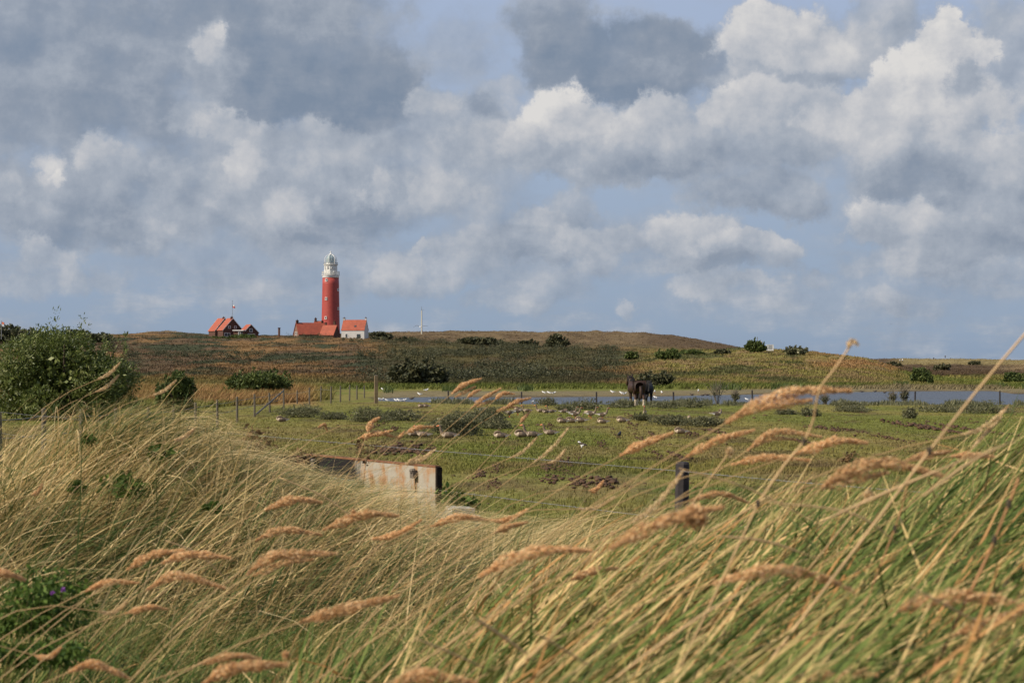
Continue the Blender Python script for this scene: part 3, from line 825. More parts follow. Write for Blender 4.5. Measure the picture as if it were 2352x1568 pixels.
# ------------------------------------------------------------------ lighthouse
def cyl_pt(r, phi, z): return (r * math.sin(phi), -r * math.cos(phi), z)
def build_lighthouse():
    D = 650.0
    px = D / F
    zrow = lambda r: at(759.5, r, D)[2]
    X = at(759.5, 700, D)[0]
    zb = tz(X, D) - 1.0
    e = empty('lighthouse', (X, D, zb), 0, 'tall red lighthouse with a white top on the dune crest', 'lighthouse')
    z = lambda r: zrow(r) - zb
    zb2 = z(633)
    def rad(zz):
        t = (zz - z(748)) / (z(639) - z(748)); return 3.66 + (3.30 - 3.66) * t + .35 * max(0, -t)
    MB().lathe([(rad(0) + .2, 0), (rad(1.5), 1.5)] + [(rad(k), k) for k in np.linspace(3, z(638.4), 10)], 48).build('tower', M['tower_red'], e, True)
    MB().lathe([(3.34, z(638.3)), (3.34, z(633.4)), (3.30, z(633.2))], 48).build('white_band', M['white'], e, True)
    MB().lathe([(3.35, z(633.1)), (3.66, z(632.8)), (3.66, z(631.6)), (3.4, z(631.5))], 48).build('gallery', M['offwhite'], e)
    def rail(R, z0, z1, n, r=.035, panel=0):
        mb = MB()
        for k in range(n):
            a = 2 * math.pi * k / n; c = (R * math.cos(a), R * math.sin(a))
            mb.tube([(c[0], c[1], z0), (c[0], c[1], z1)], r, 5)
        for hz in ((z1), (z0 + z1) / 2):
            ring = [(R * math.cos(2 * math.pi * k / 40), R * math.sin(2 * math.pi * k / 40), hz) for k in range(41)]
            mb.tube(ring, r, 5, False)
        return mb
    rail(3.52, z(631.5), z(624), 26, .07).build('railing', M['offwhite'], e)
    mb = MB().lathe([(2.68, z(631.4)), (2.62, z(609.3))], 8); mb.build('watch_room', M['offwhite'], e)
    for k in range(8):
        a = math.pi / 8 * (2 * k + 1) - math.pi / 2
    MB().lathe([(2.7, z(609.2)), (2.92, z(608.8)), (2.92, z(607.4)), (2.6, z(607.3))], 32).build('upper_gallery', M['offwhite'], e)
    rail(2.82, z(607.3), z(603), 24, .045).build('railing', M['metal'], e)
    # lantern
    gz0, gz1 = z(607.2), z(595.5)
    MB().lathe([(1.95, gz0), (1.95, gz0 + .6)], 20).build('lantern_base', M['offwhite'], e)
    m, nt, b = newmat('lantern_glass'); b.inputs['Base Color'].default_value = (.30, .36, .36, 1); b.inputs['Roughness'].default_value = .12
    b.inputs['Specular IOR Level'].default_value = .7; b.inputs['Metallic'].default_value = .2
    MB().lathe([(1.9, gz0 + .6), (1.9, gz1)] + [(1.9 * math.cos(t), gz1 + 1.75 * math.sin(t)) for t in np.linspace(.15, 1.5, 7)], 20).build('lantern_glass', m, e)
    for k in range(10):
        mbars = MB()
        a = 2 * math.pi * k / 10
        mbars.tube([(1.94 * math.cos(a), 1.94 * math.sin(a), gz0 + .6), (1.94 * math.cos(a), 1.94 * math.sin(a), gz1)], .04, 4)
        mbars.build('glazing_bar', M['offwhite'], e)
    zt = z(584)
    for k in range(6):
        a = 2 * math.pi * (k + .25) / 6
        pts = [(2.45 * math.cos(a), 2.45 * math.sin(a), gz0 + .1), (2.4 * math.cos(a), 2.4 * math.sin(a), gz1)]
        for t in np.linspace(.2, 1.45, 6):
            pts.append((2.4 * math.cos(t) * math.cos(a), 2.4 * math.cos(t) * math.sin(a), gz1 + (zt - gz1) * math.sin(t)))
        MB().tube(pts, .11, 6).build('rib', M['white'], e)
    MB().lathe([(.55, zt - .1), (.55, zt + .1), (.3, zt + .35), (.12, zt + .6), (.12, z(579.5)), (.30, z(579)), (.34, z(578.2)), (.2, z(577.4)), (.02, z(576.8))], 14).build('finial', M['white'], e, True)
    # doors and windows
    def win(phi, zc, R, w=.62, h=.95):
        fr = MB()
        M4 = Matrix.Rotation(phi, 4, 'Z')
        for (c, d) in (((0, -R - .06, h / 2), (w + .3, .3, .16)), ((0, -R - .06, -h / 2), (w + .4, .34, .18)), ((-w / 2 - .07, -R - .06, 0), (.14, .3, h - .17)), ((w / 2 + .07, -R - .06, 0), (.14, .3, h - .17))):
            fr.box(Vector((M4 @ Vector(c))) + Vector((0, 0, zc)), d, M4.to_3x3())
        f = fr.build('window', M['white'], e)
        MB().box(Vector(M4 @ Vector((0, -R - .02, 0))) + Vector((0, 0, zc)), (w, .1, h - .17), M4.to_3x3()).build('pane', M['dark'], f)
    for (xz, yz) in ((478, 567), (475, 867), (470, 1173), (655, 722), (660, 1025)):
        row = 562.6 + yz / 7.005; xx = 683.6 + xz / 7.005
        R = rad(z(row)); s = max(-.95, min(.95, (xx - 759.5) * px / R))
        win(math.asin(s), z(row), R)
    for (xz, yz, w, h) in ((492, 365, .4, .7), (565, 370, .4, .6), (600, 410, .5, 1.4), (455, 375, .35, 1.8)):
        row = 562.6 + yz / 7.005; xx = 683.6 + xz / 7.005
        win(math.asin(max(-.95, min(.95, (xx - 759.5) * px / 2.5))), z(row), 2.5, w, h)
build_lighthouse()

# ------------------------------------------------------------------ houses
def house(name, lab, X, Y, zb, rot, L, W, wh, rh, wallm, roofm, windows=(), chimneys=(), over=.25, trim=None, wall_name='wall'):
    e = empty(name, (X, Y, zb), rot, lab, 'house')
    w, l = W / 2, L / 2
    MB().poly([(-l, -w, -3), (l, -w, -3), (l, w, -3), (-l, w, -3), (-l, -w, wh), (l, -w, wh), (l, w, wh), (-l, w, wh), (-l, 0, wh + rh), (l, 0, wh + rh)],
              [(0, 1, 5, 4), (2, 3, 7, 6), (1, 2, 6, 9, 5), (3, 0, 4, 8, 7), (4, 5, 9, 8), (6, 7, 8, 9)]).build(wall_name, wallm, e)
    sl = rh / w
    t = .18
    lo = l + over; wo = w + over
    rb = MB()
    for s in (-1, 1):
        a = [(-lo, s * wo, wh - over * sl + .03), (lo, s * wo, wh - over * sl + .03), (lo, 0, wh + rh + .03), (-lo, 0, wh + rh + .03)]
        b = [(p[0], p[1], p[2] + t) for p in a]
        fs = [(0, 1, 2, 3), (4, 7, 6, 5), (0, 4, 5, 1), (1, 5, 6, 2), (3, 7, 4, 0)]
        rb.poly(a + b, fs)
    roof = rb.build('roof', roofm, e)
    if trim:
        for xx in (-lo - .03, lo + .03):
            tb = MB()
            for s in (-1, 1):
                p0 = Vector((xx, s * wo, wh - over * sl + .08)); p1 = Vector((xx, 0, wh + rh + .08))
                tb.poly([p0 + Vector((0, 0, -.14)), p0 + Vector((0, 0, .16)), p1 + Vector((0, 0, .16)), p1 + Vector((0, 0, -.14)),
                         p0 + Vector((.05, 0, -.14)), p0 + Vector((.05, 0, .16)), p1 + Vector((.05, 0, .16)), p1 + Vector((.05, 0, -.14))],
                        [(0, 1, 2, 3), (7, 6, 5, 4), (0, 4, 5, 1), (2, 6, 7, 3), (1, 5, 6, 2), (3, 7, 4, 0)])
            tb.build('bargeboard', trim, roof)
    for (side, p, zc, ww, hh, kind) in windows:
        f = MB(); g = MB()
        if side in ('front', 'back'):
            yy = (-w if side == 'front' else w); sg = -1 if side == 'front' else 1
            put = lambda u, d, v: (p + u, yy + sg * d, zc + v); dim = lambda a, th, b: (a, th, b)
        elif side in ('left', 'right'):
            xx = (-l if side == 'left' else l); sg = -1 if side == 'left' else 1
            put = lambda u, d, v: (xx + sg * d, p + u, zc + v); dim = lambda a, th, b: (th, a, b)
        else:  # skylight on front slope at height zc above eaves
            yy = -w + zc / sl
            R = Matrix.Rotation(math.atan(sl), 3, 'X')
            f.box((p, yy, wh + zc + t + .04), (ww + .2, hh + .2, .08), R)
            o = f.build('window', M['dark'], e); g.box((p, yy - .03, wh + zc + t + .08), (ww, hh, .08), R).build('pane', M['glass'], o); continue
        fm = M['white'] if kind != 'dark' else M['dark']
        b = .13
        f.box(put(0, .04, hh / 2), dim(ww + 2 * b, .1, b)); f.box(put(0, .04, -hh / 2), dim(ww + 2 * b, .12, b))
        f.box(put(-ww / 2 - b / 2, .04, 0), dim(b, .1, hh - b - .004)); f.box(put(ww / 2 + b / 2, .04, 0), dim(b, .1, hh - b - .004))
        if kind == 'bar': f.box(put(0, .05, 0), dim(.1, .1, hh - b - .004))
        o = f.build('door' if kind == 'door' else 'window', fm, e)
        g.box(put(0, .02, 0), dim(ww - .004, .05, hh - b - .01)).build('pane', M['glass'], o)
    for (cx, cy, cz, ch, cw, cm) in chimneys:
        c = MB().box((cx, cy, cz + ch / 2), (cw, cw, ch)).build('chimney', cm, e)
        MB().box((cx, cy, cz + ch + .06), (cw + .16, cw + .16, .12)).tube([(cx, cy, cz + ch + .12), (cx, cy, cz + ch + .5)], .16, 8).build('chimney_pot', M['brick'], c)
    return e

def zr(r, Y): return at(CX, r, Y)[2]
def xr(x, Y): return (x - CX) / F * Y
px = 640 / F
# A long low keeper's house, gable to the left
zb = zr(774, 640)
hA = zr(768, 640) - zb; rA = zr(742, 640) - zr(768, 640)
house('keepers_house', 'long low red roofed brick house left below the lighthouse', xr(712, 640), 641, zb, math.radians(24), 11.6, 7.6, hA, rA, M['palebrick'], M['tile_dark'],
      [('left', -1.0, 1.35, .55, 1.3, ''), ('left', 1.0, 1.35, .55, 1.3, '')],
      [(-5.4, 0, hA + rA - .3, 1.3, .9, M['brick']), (5.0, .3, hA + rA - .5, 1.4, .8, M['brick'])])
# B behind
zb = zr(770, 668)
house('keepers_house', 'small red roofed house half hidden behind the long low one at the tower foot', xr(745, 668), 668, zb, math.radians(4), 8.0, 6.5, 2.2, zr(738, 668) - zb - 2.2, M['palebrick'], M['tile_dark'], [],
      [(-3.6, 0, zr(738, 668) - zb - .4, 1.6, .9, M['brick']), (2.9, 0, zr(738, 668) - zb - .4, 1.5, .8, M['offwhite'])])
# C bright roof right
zb = zr(772, 634)
house('keepers_house', 'bright orange roofed house directly in front of the lighthouse foot', xr(759, 634), 632, zb, math.radians(-16), 5.6, 7.0, zr(770, 634) - zb, zr(748, 634) - zr(770, 634), M['brick'], M['tile'], [],
      [(-2.2, 1.2, zr(752, 634) - zb, 1.8, .7, M['brick']), (1.6, .8, zr(752, 634) - zb, 2.2, .8, M['brick'])], .2)
# D white cottage
zb = zr(777.5, 640)
hD = zr(758.5, 640) - zb; rD = zr(735, 640) - zr(758.5, 640)
house('white_cottage', 'white walled cottage with an orange roof right of the lighthouse', xr(813.5, 640), 643, zb, math.radians(-9), 9.3, 6.8, hD, rD, M['palegrey'], M['tile'],
      [('front', -2.6, 1.15, .75, 1.6, 'door'), ('front', 2.35, 1.05, 1.15, 1.3, 'dark'), ('skylight', .75, 1.45, .6, .75, '')],
      [(-4.45, .2, hD + rD - .5, 1.35, .8, M['concrete']), (4.4, .2, hD + rD - .5, 1.35, .65, M['palegrey'])], .12)
# E brick house with two gables
zb = zr(776, 640)
wE = zr(757, 640) - zb; rE = zr(731, 640) - zr(757, 640)
house('brick_house', 'dark brick house with a tall gable and orange roof left of the tower', xr(524, 640), 644, zb, math.radians(-56), 5.2, 8.2, wE, rE, M['brick'], M['tile'],
      [('right', -1.4, 4.3, .85, .95, ''), ('right', 1.15, 4.3, .75, .95, ''), ('right', -2.3, 1.3, 2.2, 1.4, 'bar')],
      [(2.0, -.2, wE + rE - .5, 1.0, .8, M['brick'])], .3, M['offwhite'])
house('brick_house', 'second orange roofed gable close behind the tall brick house', xr(507, 656), 657, zb, math.radians(-56), 6.5, 8.2, wE, zr(731.5, 656) - zb - wE, M['brick'], M['tile'],
      [], [(2.4, 0, zr(731, 653) - zb - .5, .9, .8, M['brick'])], .3, M['offwhite'])
# F garage
house('brick_garage', 'small brick garage with a steep orange roof right of the brick house', xr(571, 640), 640, zb, math.radians(-60), 5.0, 6.4, zr(764, 640) - zb, zr(746, 640) - zr(764, 640), M['brick'], M['tile'],
      [('right', 0, 3.0, 1.0, 1.2, ''), ('right', .2, .85, 2.8, 1.5, '')], [], .25, M['offwhite'])
def porch():
    e = empty('flat_roofed_porch', (xr(550, 634), 634, zb), math.radians(-10), 'flat roofed porch with white fascia joining house and garage', 'porch')
    MB().box((0, 0, .2), (4.0, 2.6, 5.0)).build('wall', M['brick'], e)
    MB().box((0, -.2, 2.86), (4.5, 3.2, .3)).build('roof', M['white'], e)
    f = MB().box((.4, -1.36, 1.5), (.9, .1, 1.9)).build('door', M['white'], e)
    MB().box((.4, -1.42, 1.7), (.6, .06, 1.2)).build('pane', M['glass'], f)
    f = MB().box((1.4, -1.34, 1.7), (.8, .08, 1.1)).build('window', M['dark'], e)
porch()
def flagpole(x, r0, r1, Y, lab, flag, name='flagpole'):
    X = xr(x, Y); z0 = zr(r0, Y) - .5; z1 = zr(r1, Y)
    e = empty(name, (X, Y, z0), 0, lab, 'flagpole')
    MB().tube([(0, 0, 0), (0, 0, z1 - z0)], [.10, .06], 6).lathe([(.10, z1 - z0), (.13, z1 - z0 + .1), (.02, z1 - z0 + .22)], 8).build('pole', M['metal'], e)
    if flag:
        (fr, fw, fh, m1, m2) = flag
        zf = zr(fr, Y) - z0
        nx = 8
        for nm, mm, za, zb_ in (('flag_stripe', m1, zf, zf - fh / 2 - .0), ('flag_stripe', m2, zf - fh / 2 - .004, zf - fh)):
            vs = []; fs = []
            for i in range(nx + 1):
                u = i / nx; yy = .14 * math.sin(u * 7); dz = -.25 * u * u
                vs += [(.1 + u * fw, yy, za + dz), (.1 + u * fw, yy, zb_ + dz), (.1 + u * fw, yy + .02, za + dz), (.1 + u * fw, yy + .02, zb_ + dz)]
            for i in range(nx):
                a = i * 4; b = a + 4
                fs += [(a, b, b + 1, a + 1), (a + 2, a + 3, b + 3, b + 2), (a, a + 2, b + 2, b), (a + 1, b + 1, b + 3, a + 3)]
            MB().poly(vs, fs).build(nm, mm, e)
    return e
flagpole(533.5, 760, 691, 660, 'tall flagpole with a small white and red flag behind the brick house', (700, 1.0, 1.2, M['white'], M['red_cloth']))
flagpole(3, 775, 738, 480, 'flagpole with an orange and white flag above the thicket at the left edge', (739, .75, 1.3, M['orange_cloth'], M['white']))
def stack():
    Y = 640; X = xr(641, Y); z0 = zr(769, Y) - 1
    e = empty('chimney_stack', (X, Y, z0), .3, 'freestanding brick chimney stack between the two house groups', 'chimney')
    h = zr(754, Y) - z0
    MB().box((0, 0, h / 2), (.75, .75, h)).build('shaft', M['palebrick'], e)
    MB().box((0, 0, h + .15), (.95, .95, .3)).build('cap', M['brick'], e)
stack()
def mast():
    Y = 700; X = xr(968.5, Y); z0 = zr(768, Y) - .5; h = zr(703.5, Y) - z0
    e = empty('radio_mast', (X, Y, z0), 0, 'slim pale mast with a short arm rising from the brown dune', 'mast')
    MB().tube([(0, 0, 0), (0, 0, h * .86)], [.30, .22], 8).build('pole', plain('mast_cream', (.5, .47, .38), .6, .1), e)
    MB().tube([(0, 0, h * .86), (-.15, 0, h)], [.12, .05], 6).build('antenna', M['metal'], e)
    MB().tube([(0, 0, h * .885), (1.1, 0, h * .885)], .06, 5).build('arm', M['metal'], e)
mast()
def signboard():
    Y = 352; X = xr(1768.5, Y); z0 = tz(X, Y); zt = zr(791.7, Y) - z0; zl = zr(805, Y) - z0
    e = empty('sign_board', (X, Y, z0), .12, 'white framed sign board standing beside the round crest bush', 'sign')
    hw = 8.5 / F * Y
    fr = MB()
    hgt = zt - zl; zc = (zt + zl) / 2
    fr.box((0, 0, zt), (2 * hw, .12, .12)); fr.box((0, 0, zl), (2 * hw, .12, .12)); fr.box((-hw + .06, 0, zc), (.12, .12, hgt - .125)); fr.box((hw - .06, 0, zc), (.12, .12, hgt - .125))
    fr.build('frame', M['white'], e)
    MB().box((0, 0, zc), (2 * hw - .25, .05, hgt - .13)).build('panel', M['white'], e)
    for k, (wd, dz) in enumerate(((.9, .30), (.7, .16), (1.0, 0), (.6, -.16))):
        pass
    tx = MB()
    for dz in (.42, .30, .18, -.2, -.32):
        tx.box((.08, -.035, zc + dz), (hw * 1.05, .012, .045))
    tx.build('lettering', M['metal'], e)
    MB().box((.05, -.04, zc), (hw * 1.2, .02, .07)).build('rule', M['dark'], e)
    for s in (-1, 1): MB().box((s * (hw - .2), .1, zl / 2 - .2), (.1, .08, zl + .5)).build('post', M['white'], e)
    e2 = empty('marker_pole', (xr(1739.5, 356), 356, tz(xr(1739.5, 356), 356)), 0, 'thin grey pole sticking up behind the round crest bush', 'pole')
    hh = zr(774.5, 356) - e2.location.z
    MB().tube([(0, 0, -.3), (0, 0, hh)], .08, 6).lathe([(.11, hh), (.11, hh + .08)], 8).build('pole_shaft', M['metal'], e2)
signboard()

# ------------------------------------------------------------------ fences
def post_mesh(h, r, sq=False, top=.0):
    mb = MB()
    if sq: mb.box((0, 0, h / 2 - .2), (2 * r, 2 * r, h + .4)); return mb
    n = 8; vs = []
    prof = [(-.3, 1), (h * .3, 1.02), (h * .7, .97), (h - .02, .95), (h, .8)]
    return mb.lathe([(r * k, z) for z, k in prof], n)
def fence(name, lab, posts, mat, wires=(.35, .7, 1.0), r=.05, wr=.008, anchor=None, extra=None):
    """posts: list of (X, Y, height, r or None, square)"""
    x0, y0 = posts[0][:2]
    e = empty(name, (x0, y0, tz(x0, y0)), 0, lab, 'fence')
    e0 = e.location.copy()
    tops = []
    for (X, Y, h, rr, sq, vis) in posts:
        z = tz(X, Y)
        tops.append((X, Y, z, h))
        if vis:
            o = post_mesh(h, rr or r, sq).build('post', mat, e)
            o.location = (X - e0.x, Y - e0.y, z - e0.z); o.rotation_euler = (random.uniform(-.03, .03), random.uniform(-.03, .03), random.random())
    for w in wires:
        pts = []
        for i in range(len(tops) - 1):
            a, b = tops[i], tops[i + 1]
            for k in range(6):
                t = k / 6
                pts.append((a[0] + (b[0] - a[0]) * t - e0.x, a[1] + (b[1] - a[1]) * t - e0.y - .07,
                            (a[2] + a[3] * w) * (1 - t) + (b[2] + b[3] * w) * t - e0.z - .02 * math.sin(math.pi * t)))
        l = tops[-1]; pts.append((l[0] - e0.x, l[1] - e0.y - .07, l[2] + l[3] * w - e0.z))
        mb = MB().tube(pts, wr, 4)
        if extra:
            for i in range(len(pts) - 1):
                a = Vector(pts[i]); b = Vector(pts[i + 1]); L = (b - a).length
                for k in range(int(L / .11)):
                    p = a.lerp(b, (k + random.random() * .3) * .11 / L)
                    d = Vector((random.uniform(-1, 1), random.uniform(-1, 1), random.uniform(-1, 1))).normalized() * .02
                    mb.tube([p - d, p + d], wr * .6, 3)
        mb.build('wire', M['wire'], e)
    return e
# left pasture fence, receding
L2 = list(zip([-90, 0, 101, 189, 269, 340, 399, 450, 500, 545, 585, 620, 652], [31, 34, 38, 42.5, 47, 52, 57.5, 63, 69, 76, 84, 92, 101]))
P2 = [(xr(x, d), d, 1.16 + random.uniform(-.06, .08), .055 if d > 45 else .06, False, True) for x, d in L2]
fe = fence('post_fence', 'wire fence of round posts receding from the left edge to a braced post', P2, M['wood'], (.5, .85), .055, .008)
X, Y = P2[-1][:2]; X2, Y2 = P2[-3][:2]
b0 = Vector((X, Y - .08, tz(X, Y) + 1.1)) - fe.location; b1 = Vector((xr(588, 83.5), 83.5, tz(X2, Y2) + .15)) - fe.location
MB().tube([b0, b1], .05, 7).build('brace', M['wood'], fe)
# fence behind, from the braced post to the tall square post
P3 = []
for (x, d, h) in ((653, 101.6, 1.1), (683, 112, .95), (711, 110, 1.15), (737, 118, 1.15), (760, 113, 1.2), (782, 117, 1.2), (803, 121, 1.2), (820, 126, 1.1), (837, 131, 1.05)):
    P3.append((xr(x, d), d, h, .055, False, x != 653))
fence('post_fence', 'row of short thin posts between the braced post and the tall square post', P3, M['wood'], (.8,), .055, .006)
# lone posts and the tall square post
X, Y = xr(864, 113), 113
o = empty('gate_post', (X, Y, tz(X, Y)), .25, 'tall thick square post standing alone at the left end of the pond', 'post')
MB().box((0, 0, .78), (.24, .24, 2.36)).build('shaft', plain('ochre_post', (.17, .125, .07), .85, .35, 6, 0, .3), o)
MB().poly([(-.12, -.12, 1.962), (.12, -.12, 1.962), (.12, .12, 1.962), (-.12, .12, 1.962), (0, 0, 2.01)], [(0, 1, 4), (1, 2, 4), (2, 3, 4), (3, 0, 4), (3, 2, 1, 0)]).build('cap', M['wood'], o)
X, Y = xr(438, 118), 118
tag(post_mesh(.62, .10).build('fence_post', M['wood']), 'single pale post in the orange grass right of the upright bush', 'post').location = (X, Y, tz(X, Y))
# pond fence
P4 = []
for x in (872, 1030, 1198, 1370, 1547, 1728, 1912, 2101, 2296, 2500):
    d = 112 if x > 1100 else 114
    P4.append((xr(x, d), d, .90 if x < 1700 else .98, .06, False, x not in (872, 1912)))
fence('pond_fence', 'thin wire fence of dark posts standing along the near edge of the pond', P4, M['darkwood'], (.55, .95), .06, .004)
# foreground barbed wire fence
zt_ = at(1562, 1062, 14.7)[2]
P5 = []
for (x, row, d, vis) in ((-10, 936, 36, True), (1562, 1060, 14.7, True), (2700, 1145, 10.2, True)):
    X = xr(x, d); P5.append((X, d, at(x, row, d)[2] - tz(X, d), .066, False, vis))
fence('barbed_fence', 'barbed wire fence with one dark weathered post among the foreground grass', P5, M['darkwood'], (.93, .55), .066, .0026, None, True)

# ------------------------------------------------------------------ rusty open trailer body
def build_skip():
    RL = Vector((-2.67, 21.0, 0)); RR = Vector((-.873, 18.5, 0))
    ux = (RR - RL).normalized(); L = (RR - RL).length
    rot = math.atan2(ux.y, ux.x)
    g = min(tz(RL.x, RL.y), tz(RR.x, RR.y)) - .05
    top = 1.525 - g
    e = empty('rusty_skip', (RL.x, RL.y, g), rot, 'rusty cream and green open skip sunk in the grass', 'skip')
    # local: x along the long back wall, -y towards the camera
    Wd = 1.0
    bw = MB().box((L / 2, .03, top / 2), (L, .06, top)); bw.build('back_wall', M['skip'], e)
    rim = MB().box((L / 2, .03, top + .011), (L, .07, .02)); rim.build('rim', plain('rusty_rim', (.17, .075, .035), .8, .5, 8), e)
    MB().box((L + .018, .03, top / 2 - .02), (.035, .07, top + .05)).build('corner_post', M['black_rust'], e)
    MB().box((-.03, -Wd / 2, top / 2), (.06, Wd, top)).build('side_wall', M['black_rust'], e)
    MB().box((-.02, -.10, top * .62), (.16, .10, top * .76)).build('rib', plain('rust_brown', (.10, .045, .025), .8, .5, 7), e)
    ft = 1.41 - g
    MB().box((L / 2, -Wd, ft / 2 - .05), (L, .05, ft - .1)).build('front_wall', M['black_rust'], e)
    MB().box((L / 2, -Wd - .01, ft - .04), (L + .06, .09, .09)).build('rail', M['green_paint'], e)
    MB().box((L / 2, -Wd - .03, 1.15 - g), (L + .06, .08, .09)).build('rail', M['green_paint'], e)
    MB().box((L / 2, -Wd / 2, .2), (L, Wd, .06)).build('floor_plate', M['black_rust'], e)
    for xx in (.28, L - .42):
        MB().box((xx, -.04, top - .10), (.07, .05, .08)).lathe([(.03, 0), (.04, .03), (.03, .05)], 8, (xx, -.05, top - .08)).build('lug', M['lug'], e)
        MB().tube([(xx + .01, -.02, top - .16), (xx + .02, -.02, top - .30)], .006, 4).build('hook', M['black_rust'], e)
build_skip()
p = at(1054, 1182, 13.2)
o = MB().box((0, 0, -.3), (.30, .24, .62)).box((.02, .03, .03), (.20, .15, .06)).build('concrete_block', M['concrete'])
o.location = p; o.rotation_euler = (.05, .06, .4)
tag(o, 'pale concrete block lying in dry grass below the skip', 'concrete block')

# earth clods and dung on the pasture
def build_clods():
    rs = np.random.RandomState(5)
    V = []; Fc = []; b = 0
    ico = [(-.5, .85, 0), (.5, .85, 0), (-.5, -.85, 0), (.5, -.85, 0), (0, -.5, .85), (0, .5, .85), (0, -.5, -.85), (0, .5, -.85), (.85, 0, -.5), (.85, 0, .5), (-.85, 0, -.5), (-.85, 0, .5)]
    ico = np.array(ico); icf = np.array([(0, 11, 5), (0, 5, 1), (0, 1, 7), (0, 7, 10), (0, 10, 11), (1, 5, 9), (5, 11, 4), (11, 10, 2), (10, 7, 6), (7, 1, 8), (3, 9, 4), (3, 4, 2), (3, 2, 6), (3, 6, 8), (3, 8, 9), (4, 9, 5), (2, 4, 11), (6, 2, 10), (8, 6, 7), (9, 8, 1)])
    spots = [(1265, 1098, 34), (1330, 1102, 40), (1395, 1105, 50), (1260, 1070, 40), (1300, 1060, 30), (1560, 1047, 34), (1510, 1040, 22), (1380, 1016, 22), (1300, 1080, 20), (900, 1030, 46), (945, 1032, 40), (985, 1030, 28), (870, 1025, 22),
             (1445, 970, 20), (1260, 975, 18), (1100, 1085, 30), (1140, 1070, 26), (1420, 1001, 16), (1500, 995, 20), (1480, 1010, 18), (1650, 990, 30), (1590, 995, 26), (2090, 975, 40), (1900, 984, 30), (1960, 988, 22), (2150, 985, 34), (2200, 980, 30), (1840, 1012, 26), (2040, 1005, 24),
             (900, 985, 24), (860, 978, 20), (1130, 1105, 26), (1450, 955, 16), (1330, 1045, 16), (2260, 990, 30), (1990, 1060, 30)]
    for (x, y, w) in spots:
        Y = 2.65 * F / (y - HOR); X0 = xr(x, Y)
        R = w / F * Y / 2
        n = int(18 + w * .8)
        for i in range(n):
            px_ = X0 + rs.normal(0, R * .6); py_ = Y + rs.normal(0, R + 4.5 * Y * Y / (2.7 * F))
            s = R * rs.uniform(.12, .34)
            q = (ico + rs.normal(0, .18, ico.shape)) * np.array([s, s, s * .6]) + np.array([px_, py_, tz(px_, py_) + s * .35 + .02])
            V.append(q); Fc.append(icf + b); b += 12
    for i in range(500):
        Y = 1 / rs.uniform(1 / 100., 1 / 30.); x = rs.uniform(700, 2352); px_ = xr(x, Y); s = rs.uniform(.03, .09) * (Y / 50)
        q = (ico + rs.normal(0, .18, ico.shape)) * np.array([s, s, s * .5]) + np.array([px_, Y, tz(px_, Y)])
        V.append(q); Fc.append(icf + b); b += 12
    tag(np_mesh('earth_clods', np.concatenate(V), np.concatenate(Fc), M['clod']), 'dark clods of earth and dung strewn over the pasture', None, None, 'stuff')
build_clods()

# ------------------------------------------------------------------ skinned animals and people
def skin(name, verts, edges, mats, pick, sub=1, rootv=0):
    me = bpy.data.meshes.new(name)
    me.from_pydata([v[:3] for v in verts], edges, [])
    o = bpy.data.objects.new(name, me); COL.objects.link(o)
    o.modifiers.new('s', 'SKIN'); o.modifiers.new('u', 'SUBSURF').levels = sub
    sv = me.skin_vertices[0].data
    for i, v in enumerate(verts):
        r = v[3]; sv[i].radius = r if isinstance(r, tuple) else (r, r)
        sv[i].use_root = (i == rootv)
    bpy.context.view_layer.update()
    dg = bpy.context.evaluated_depsgraph_get()
    m2 = bpy.data.meshes.new_from_object(o.evaluated_get(dg))
    bpy.data.objects.remove(o); bpy.data.meshes.remove(me)
    m2.name = name
    m2.materials.clear()
    for m in mats: m2.materials.append(m)
    for p in m2.polygons:
        p.material_index = pick(p.center); p.use_smooth = True
    return m2

def chain(verts, edges, start, pts):
    k = start
    for p in pts:
        verts.append(p); edges.append((k, len(verts) - 1)); k = len(verts) - 1
    return k

def horse_mesh(name, coat, socks, walk=0.0, headyaw=0.0, low=0.0):
    v = [(-.55, 0, 1.22, .36)]; e = []
    chain(v, e, 0, [(-.86, 0, 1.27, (.37, .33)), (-1.06, 0, 1.25, .24)]); rump = 1; dock = 2
    chest = chain(v, e, 0, [(-.1, 0, 1.15, (.41, .38)), (.35, 0, 1.16, (.39, .38)), (.66, 0, 1.22, (.32, .33))])
    nk = chain(v, e, chest, [(.90, .02 + headyaw * .2, 1.42, (.21, .25)), (1.08, .06 + headyaw * .6, 1.62 - low * .5, (.17, .20)), (1.18, .10 + headyaw, 1.76 - low, (.14, .14))])
    chain(v, e, nk, [(1.32, .13 + headyaw * 1.2, 1.68 - low, (.11, .13)), (1.46, .16 + headyaw * 1.4, 1.48 - low, .09), (1.58, .18 + headyaw * 1.5, 1.30 - low, .07)])
    for s in (-1, 1):
        chain(v, e, nk, [(1.18, .10 + headyaw + s * .10, 1.88 - low, .04), (1.18, .10 + headyaw + s * .14, 2.04 - low, .014)])
        w = walk * s
        chain(v, e, rump, [(-.82, s * .20, 1.02, (.19, .17)), (-.70 + w * .5, s * .21, .80, .12), (-.99 + w, s * .20, .54, .075), (-.94 + w, s * .20, .27, .058), (-.92 + w, s * .20, .14, .07), (-.87 + w, s * .20, .04, .09)])
        chain(v, e, chest, [(.60, s * .19, .98, .13), (.58 - w * .5, s * .19, .72, .085), (.60 - w, s * .19, .48, .072), (.60 - w, s * .19, .26, .055), (.61 - w, s * .19, .14, .066), (.67 - w, s * .19, .04, .085)])
    chain(v, e, dock, [(-1.20, 0, 1.24, .06), (-1.30, 0, 1.0, .09), (-1.32, 0, .7, .085), (-1.30, 0, .46, .03)])
    def pick(c):
        if c.z < .46 and socks and c.x > -1.2: return 1
        return 0
    return skin(name, v, e, [coat, M['horse_white']], pick, 2)
